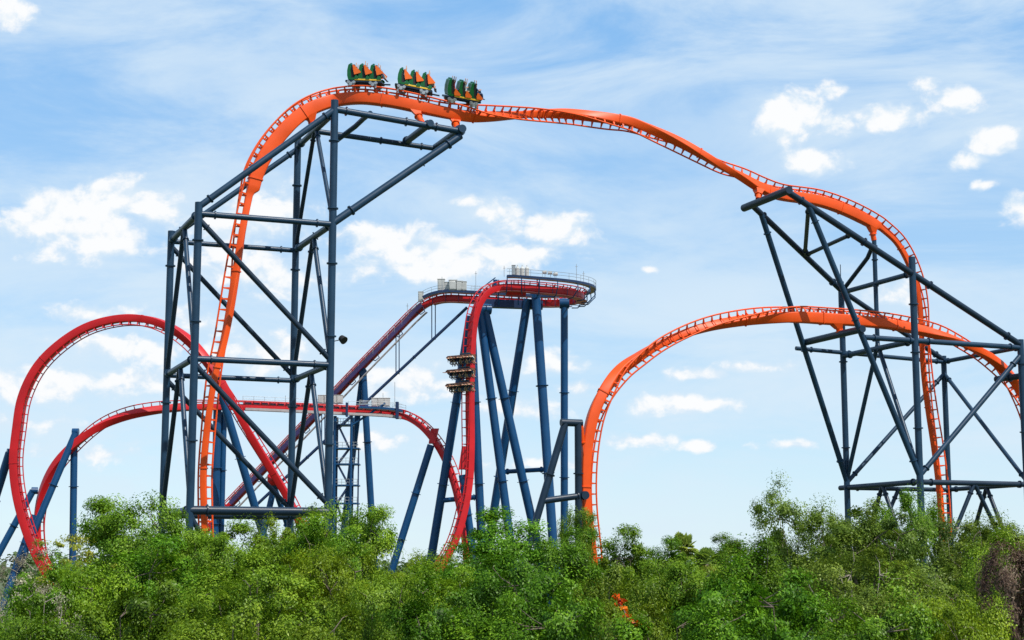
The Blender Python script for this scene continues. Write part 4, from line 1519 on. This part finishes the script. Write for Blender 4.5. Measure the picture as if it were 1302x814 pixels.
# red bracket low on the drop
mb = MB()
c = P(590, 590, 297.3)
mb.loft([[c + Vector((x, y, 3.2)) for x, y in ((.5, .3), (-.4, .3), (-.4, -.3), (.5, -.3))], [c + Vector((x, y, -1.0)) for x, y in ((1.0, .6), (-1.0, .6), (-1.0, -.6), (1.0, -.6))]])
part(mb, 'track_bracket', M['red'], dv)
mb = MB()
c = P(552, 556, 304)
mb.loft([[c + Vector((x, y, 1.6)) for x, y in ((.9, .4), (-.6, .4), (-.6, -.4), (.9, -.4))], [c + Vector((x, y, -1.2)) for x, y in ((.2, .6), (-1.0, .6), (-1.0, -.6), (.2, -.6))]])
part(mb, 'track_bracket', M['red'], br)
mb = MB()
c = P(347, 610, 289)
mb.box(c, (1, 0, 0), (0, 1, 0), UP, .9, .7, 1.0, bev=.15)
part(mb, 'track_bracket', M['red'], imm)


# ------------------------------------------------------------------ trees
def leaves_mesh(name, C, D, size, rng, mat, aspect=.5, up=.5):
    """C: centres (n,3); D: outward directions; one folded diamond leaf for each"""
    n = len(C)
    nrm = D * .8 + rng.normal(0, .36, (n, 3)) + np.array([0, 0, up])
    nrm /= np.linalg.norm(nrm, axis=1)[:, None]
    a = rng.normal(0, 1, (n, 3))
    a -= nrm * (a * nrm).sum(1)[:, None]
    a /= np.linalg.norm(a, axis=1)[:, None]
    b = np.cross(nrm, a)
    s = (size * rng.uniform(.6, 1.35, n))[:, None]
    V = np.empty((n, 4, 3))
    V[:, 0] = C - a * s * .5
    V[:, 1] = C + b * s * aspect * .5 + nrm * s * .08
    V[:, 2] = C + a * s * .5
    V[:, 3] = C - b * s * aspect * .5 + nrm * s * .08
    me = bpy.data.meshes.new(name)
    me.vertices.add(4 * n)
    me.vertices.foreach_set('co', V.reshape(-1))
    me.loops.add(4 * n)
    me.loops.foreach_set('vertex_index', np.arange(4 * n, dtype=np.int32))
    me.polygons.add(n)
    me.polygons.foreach_set('loop_start', np.arange(0, 4 * n, 4, dtype=np.int32))
    me.materials.append(mat)
    me.update(calc_edges=True)
    me.validate()
    return me


def tree_proto(seed, H=10.0, Rr=3.6, base=.28, limbs=7, tips=90, per=330, leaf=.20, clump=.75, mat='leaf_willow', bark='bark', flat=.75, gaps=.0, aspect=.5, twig=1.0, lean=0.0):
    rng = np.random.default_rng(seed)
    wood = MB()
    hb = H * base
    trunk_top = np.array([rng.normal(0, .3) + lean, rng.normal(0, .3), H * .62])
    mid = np.array([rng.normal(0, .25), rng.normal(0, .25), hb])
    tr = [np.array([0, 0, -.3]), mid * .5, mid, (mid + trunk_top) / 2 + rng.normal(0, .15, 3), trunk_top]
    wood.path(tr, [.26, .21, .18, .12, .06], 8)
    cz = H * (base + 1) / 2 + .2
    rz = H * (1 - base) / 2
    # crown lobes of their own size, so that the outline is uneven
    lobes = []
    for k in range(limbs):
        ang = 2 * math.pi * (k + rng.uniform(-.3, .3)) / limbs
        hh = rng.uniform(-.5, .72)
        rad = Rr * rng.uniform(.42, .74) * math.sqrt(max(.15, 1 - hh * hh * .8))
        lobes.append((np.array([rad * math.cos(ang), rad * math.sin(ang), cz + hh * rz]), rng.uniform(.8, 1.6) * Rr * .37))
    lobes.append((np.array([rng.normal(0, .5), rng.normal(0, .5), cz + rz * .68]), Rr * .36))
    lobes.append((np.array([rng.normal(0, .6), rng.normal(0, .6), cz + rz * .1]), Rr * .5))
    centres = []
    for c, r in lobes:
        st = tr[2] + (tr[3] - tr[2]) * rng.uniform(0, 1)
        bend = (st + c) / 2 + np.array([0, 0, -.25]) + rng.normal(0, .2, 3)
        wood.path([st, bend, c], [.075, .05, .022], 6)
        n = max(4, int(tips * (r ** 2) / sum(q[1] ** 2 for q in lobes)))
        for _ in range(n):
            d = rng.normal(0, 1, 3)
            d /= np.linalg.norm(d)
            q = c + d * r * rng.uniform(.75, 1.0) * np.array([1, 1, .85])
            if q[2] < hb * .6:
                q[2] = hb * .6 + rng.uniform(0, .5)
            centres.append((q, d))
            if rng.random() < .4 * twig:
                wood.path([c, (c + q) / 2 + rng.normal(0, .12, 3), q + d * .25], [.028, .018, .008], 4)
    Cs, Ds = [], []
    for q, d0 in centres:
        m = int(per * rng.uniform(.5, 1.4))
        d = rng.normal(0, 1, (m, 3))
        d /= np.linalg.norm(d, axis=1)[:, None]
        rr = clump * rng.uniform(.5, 1.6) * rng.uniform(0, 1, m) ** .75
        ax = rng.uniform(.7, 1.35, 3)
        Cs.append(q + d * rr[:, None] * np.array([1, 1, flat]) * ax)
        Ds.append(d * .55 + d0 * .70)
    C = np.concatenate(Cs)
    D = np.concatenate(Ds)
    if gaps > 0:                                           # bitten outline: drop leaves by a coarse wave field
        w = np.sin(C[:, 0] * 2.3 + seed) * np.sin(C[:, 1] * 2.1 + seed * 2) * np.sin(C[:, 2] * 2.7 + seed * 3)
        C, D = C[w > -1 + gaps], D[w > -1 + gaps]
    return wood.mesh('trunk', M[bark]), leaves_mesh('crown', C, D, leaf, rng, M[mat], aspect)


PROTO = {
    'willow': [tree_proto(11, mat='leaf_willow', leaf=.145, per=560, tips=100, limbs=9), tree_proto(12, mat='leaf_willow', leaf=.145, per=580, tips=95, limbs=8, lean=.4)],
    'oak': [tree_proto(21, mat='leaf_oak', leaf=.15, per=640, tips=110, limbs=10, clump=.7), tree_proto(22, mat='leaf_oak', leaf=.15, per=640, tips=105, limbs=9, clump=.8)],
    'lime': [tree_proto(31, mat='leaf_lime', leaf=.15, per=500, tips=95, limbs=8)],
    'olive': [tree_proto(41, mat='leaf_olive', leaf=.14, per=470, tips=85, limbs=8, clump=.7, bark='pale_bark'), tree_proto(42, mat='leaf_olive', leaf=.14, per=430, tips=80, limbs=8, clump=.65)],
    'bush': [tree_proto(51, mat='leaf_oak', leaf=.14, per=600, tips=130, limbs=11, base=.12, H=8, Rr=3.8), tree_proto(52, mat='leaf_willow', leaf=.135, per=600, tips=125, limbs=11, base=.12, H=8, Rr=3.8),
             tree_proto(53, mat='leaf_lime', leaf=.135, per=470, tips=115, limbs=10, base=.12, H=8, Rr=3.8)],
    'sparse': [tree_proto(61, mat='leaf_grey', leaf=.14, per=60, tips=90, limbs=10, bark='pale_bark', clump=.6, base=.15)],
    'bloom': [tree_proto(71, mat='leaf_bloom', leaf=.18, per=170, tips=75, limbs=8, clump=.6, flat=.35, bark='pale_bark')],
    'dry': [tree_proto(81, mat='leaf_dry', leaf=.22, per=230, tips=120, limbs=10, base=.08, H=8, Rr=3.4, aspect=.2, clump=.75)],
}
PH = {'bush': 8.0, 'dry': 8.0}


def plant(kind, v, px, top, Y, wpx, label, rot, cat='tree', name=None, group=None, droop=0.0):
    """tree whose crown top shows at (px, top) at distance Y, wpx wide in the photograph"""
    tip = P(px, top, Y)
    tm, cm = PROTO[kind][v % len(PROTO[kind])]
    nm = name or {'willow': 'leafy_tree', 'oak': 'oak_tree', 'lime': 'lime_green_tree', 'olive': 'airy_tree', 'bush': 'bushy_tree', 'sparse': 'bare_tree', 'bloom': 'yellow_tree', 'dry': 'withered_bush'}[kind]
    t = thing(nm, label, cat, group or 'trees in the foreground belt', loc=(tip.x, tip.y, 0))
    h = tip.z / (PH.get(kind, 10.0) * 1.0)
    w = (wpx * Y / F0) / 7.6
    t.rotation_euler = (0, 0, R(rot))
    t.scale = (w, w, h)
    for nme, me in (('trunk', tm), ('crown', cm)):
        o = bpy.data.objects.new(nme, me)
        COL.objects.link(o)
        o.parent = t
    return t


TREES = [
    # back row
    ('willow', 0, 160, 640, 82, 165, 'tall light green tree left of the left tower with its crown against the sky', 20),
    ('oak', 1, 222, 668, 86, 120, 'mid green tree just left of the foot of the left tower', 140),
    ('willow', 1, 305, 670, 88, 175, 'broad light green tree in front of the foot of the left tower', 75),
    ('lime', 0, 372, 660, 90, 120, 'yellow green tree hiding the right foot of the left tower', 10),
    ('willow', 0, 452, 652, 84, 150, 'rounded green tree below the blue stair tower with dark limbs showing', 200),
    ('lime', 0, 530, 716, 80, 110, 'small yellow green tree in the low gap left of the red drop', 250),
    ('oak', 0, 636, 668, 80, 190, 'wide dense green tree at the centre below the blue legs', 30),
    ('oak', 1, 722, 680, 76, 130, 'dark dense tree at the foot of the arch frame', 300),
    ('willow', 0, 738, 655, 96, 62, 'slim light green treetop rising beside the two legged frame', 160, ),
    ('oak', 0, 800, 690, 78, 130, 'green tree right of the foot of the orange arch', 190),
    ('oak', 1, 925, 684, 150, 105, 'distant dark oak seen between the palms and the airy trees', 80),
    ('olive', 0, 1012, 628, 84, 130, 'airy olive green tree left of the right tower with branches against the sky', 45),
    ('olive', 1, 1105, 630, 80, 190, 'broad airy tree with a visible forked trunk in front of the right tower', 130),
    ('willow', 1, 1148, 632, 92, 110, 'light green treetop beside the column of the right tower', 15),
    ('olive', 1, 1236, 652, 86, 160, 'thin crowned tree right of the orange dive with a bare leaning stem', 260),
    ('olive', 0, 1296, 668, 90, 150, 'pale green tree cut off by the right picture edge above the withered bush', 320),
    ('willow', 0, 268, 684, 80, 130, 'green treetop between the two left columns of the left tower', 110),
    ('oak', 1, 408, 668, 80, 130, 'darker green tree just below the right column of the left tower', 170),
    ('lime', 0, 590, 706, 86, 100, 'yellow green treetop at the foot of the red drop', 20),
    ('oak', 0, 850, 700, 96, 100, 'dark tree in front of the palms', 205),
    ('bloom', 0, 905, 722, 84, 80, 'yellow flowering tree below the shorter palm', 145),
    ('olive', 0, 1222, 650, 98, 150, 'full olive green tree behind the foot of the orange dive', 15),
    ('olive', 1, 1060, 640, 90, 150, 'full airy tree beside the left leg foot of the right tower', 215),
    ('willow', 1, 1262, 682, 74, 120, 'green tree between the orange dive and the withered bush', 305),
    # middle row
    ('sparse', 0, 20, 700, 74, 120, 'almost leafless grey tree at the left picture edge', 25),
    ('bloom', 0, 88, 684, 78, 120, 'sparse yellow leaved tree under the foot of the red loop', 60),
    ('bush', 2, 110, 722, 62, 170, 'yellowish green tree below the sparse yellow tree', 110),
    ('oak', 0, 205, 706, 64, 190, 'darker green tree below the tallest light green one at left', 220),
    ('willow', 1, 318, 712, 62, 190, 'bright green tree in the middle of the left half, in front of the broad one', 290),
    ('bush', 2, 420, 702, 66, 150, 'olive green tree with grey branches below the rounded tree', 35),
    ('lime', 0, 560, 722, 62, 170, 'loose yellow green tree left of the dense centre tree', 95),
    ('bush', 0, 660, 716, 60, 180, 'deep green bushy tree below the wide centre tree', 330),
    ('bush', 1, 775, 712, 62, 150, 'mid green bushy tree with orange flowers caught in its front', 180),
    ('willow', 0, 868, 720, 66, 150, 'green tree below the two palms', 55),
    ('oak', 1, 965, 692, 70, 160, 'shaded green tree below the airy olive tree', 240),
    ('olive', 0, 1090, 700, 62, 190, 'dull green tree around the forked trunk below the right tower', 280),
    ('olive', 1, 1195, 706, 66, 150, 'olive tree low under the orange dive', 65),
    # front row
    ('bush', 1, 40, 758, 48, 200, 'leafy green bush filling the lower left corner', 15),
    ('bush', 0, 165, 750, 48, 210, 'dark green bush along the bottom edge second from the left corner', 135),
    ('bush', 1, 300, 758, 46, 220, 'light green bush at the bottom under the left tower', 210),
    ('bush', 1, 430, 766, 46, 210, 'pale green bush at the bottom below the blue stair tower', 305),
    ('willow', 0, 486, 740, 56, 130, 'light green bushy tree at the bottom between the blue stair tower and the red drop', 260, 'tree', 'leafy_tree'),
    ('bush', 0, 545, 762, 46, 200, 'mid green bush at the bottom below the vertical red drop', 160),
    ('bush', 0, 650, 764, 45, 220, 'deep green bush at the bottom centre', 40),
    ('bush', 0, 745, 762, 46, 190, 'shadowy green bush at the bottom left of the orange flowers', 265),
    ('bush', 0, 868, 764, 46, 220, 'fresh green bush at the bottom right of the orange flowers', 85),
    ('bush', 0, 990, 735, 48, 230, 'bright dense green bush at the bottom below the airy olive tree', 185),
    ('bush', 0, 1105, 770, 46, 210, 'dark bush at the bottom below the forked trunk', 350),
    ('bush', 2, 1205, 766, 46, 170, 'yellow green bush at the bottom just left of the withered bush', 120),
    ('oak', 1, -90, 690, 80, 190, 'dark green tree beyond the left end of the visible belt', 33),
    ('willow', 0, -230, 672, 84, 190, 'light green tree second beyond the left end of the visible belt', 71),
    ('olive', 1, -370, 680, 82, 190, 'olive tree farthest beyond the left end of the visible belt', 144),
    ('bush', 1, -150, 750, 55, 240, 'low bush beyond the lower left corner', 12),
    ('bush', 0, -340, 750, 55, 240, 'low dark bush farthest beyond the lower left corner', 47),
    ('oak', 0, 1400, 675, 86, 180, 'dark green tree beyond the right end of the visible belt', 96),
    ('willow', 1, 1530, 668, 84, 190, 'light green tree farther beyond the right end of the visible belt', 191),
    ('bush', 1, 1420, 748, 54, 240, 'low bush beyond the withered bush', 12),
    ('bush', 0, 1600, 748, 54, 240, 'low dark bush farthest beyond the withered bush', 47),
    ('dry', 0, 1292, 702, 52, 150, 'withered brown bush at the right picture edge', 70),
    ('bush', 0, 20, 738, 60, 130, 'dark green bush between the grey tree and the lower left corner', 75),
    ('bush', 1, 1250, 770, 47, 130, 'low green bush in front of the withered bush', 275),
    ('sparse', 0, 60, 735, 56, 130, 'grey twiggy bush low at the left between the leafy bushes', 200),
]
for row in TREES:
    plant(*row)


# fan palms
def palm(px, top, Y, label, seed, wpx):
    rng = np.random.default_rng(seed)
    tip = P(px, top, Y)
    t = thing('palm_tree', label, 'palm', 'palms behind the tree belt', loc=(tip.x, tip.y, 0))
    rad = wpx * Y / F0 / 2 * 1.2
    hc = tip.z - rad * .75
    mb = MB()
    mb.path([(0, 0, -.2), (.1, 0, hc * .5), (0, .05, hc)], [.24, .19, .2], 10)
    link('trunk', mb.mesh('trunk', M['pale_bark']), t)
    fr = MB()
    for k in range(46):
        az = rng.uniform(0, 2 * math.pi)
        e = rng.uniform(-.7, 1.35)
        d = Vector((math.cos(az) * math.cos(e), math.sin(az) * math.cos(e), math.sin(e)))
        L = rad * rng.uniform(.75, 1.0)
        s = d.cross(UP).normalized()
        u = s.cross(d).normalized()
        c0 = Vector((0, 0, hc))
        pet = c0 + d * L * .45
        fr.tube(c0, pet, .03, 4)
        for j in range(13):
            a = R(-75 + j * 12.5)
            dd = (d * math.cos(a) + s * math.sin(a) + u * .08).normalized()
            end = pet + dd * L * .6 * (1 - .25 * abs(a)) + Vector((0, 0, -.10 * L))
            w = (s * math.cos(a) - d * math.sin(a)) * .10 * L
            mid = pet + dd * L * .32
            fr.add([pet, mid + w, end, mid - w], [(0, 1, 2, 3)])
    link('crown', fr.mesh('crown', M['leaf_palm'], smooth=False), t)


palm(868, 679, 118, 'taller fan palm behind the trees right of the orange arch foot', 5, 46)
palm(898, 697, 112, 'shorter fan palm with drying fronds right of the taller palm', 8, 40)


# orange flowering vine among the leaves
def vine():
    rng = np.random.default_rng(77)
    Y = 46.2
    path = [(784, 760), (790, 764), (787, 768), (793, 774), (796, 783), (801, 789), (808, 793), (815, 797), (821, 799)]
    pts = [P(x, y, Y + .3 * math.sin(i)) for i, (x, y) in enumerate(path)]
    t = thing('flowering_vine', 'trail of orange trumpet flowers across the bushes at the bottom right of centre', 'flowers', loc=base_of(pts[4]))
    mb = MB()
    low = Vector((pts[-1].x + .3, pts[-1].y + .5, 0))
    mb.path([low, low + UP * 3, pts[-1] + Vector((.1, .2, -.4))] + pts[::-1], .018, 5)
    part(mb, 'stem', M['bark'], t)
    off = np.array(t.location)
    for i, p in enumerate(pts):
        C, D = [], []
        for _ in range(26):
            d = rng.normal(0, 1, 3)
            d /= np.linalg.norm(d)
            C.append(np.array(p) + d * rng.uniform(.08, .14) * np.array([1.2, 1, .8]) * rng.random() ** .4)
            D.append(d)
        link('flower_cluster', leaves_mesh('flower_cluster', np.array(C) - off, np.array(D), rng.uniform(.07, .10), rng, M['petal'], .8, .2), t)


vine()


# far wood along the horizon
def far_wood():
    rng = np.random.default_rng(5)
    C, D = [], []
    for x in np.arange(-420, 420, 5.0):
        for Y in (430, 470, 520):
            yy = Y + rng.uniform(-15, 15)
            h = rng.uniform(6.5, 11.5) + (2 if x < -100 else 0)
            r = rng.uniform(4, 7)
            m = 150
            d = rng.normal(0, 1, (m, 3))
            d /= np.linalg.norm(d, axis=1)[:, None]
            C.append(np.array([x + rng.uniform(-3, 3), yy, h * .55]) + d * np.array([r, r, h * .45]) * (rng.uniform(.5, 1, m) ** .4)[:, None])
            D.append(d)
    me = leaves_mesh('far_wood', np.concatenate(C), np.concatenate(D), 1.5, rng, M['leaf_far'], .7)
    o = link('far_wood', me)
    tag(o, 'low hazy green wood along the distant horizon behind the coasters', 'wood', kind='stuff')


far_wood()
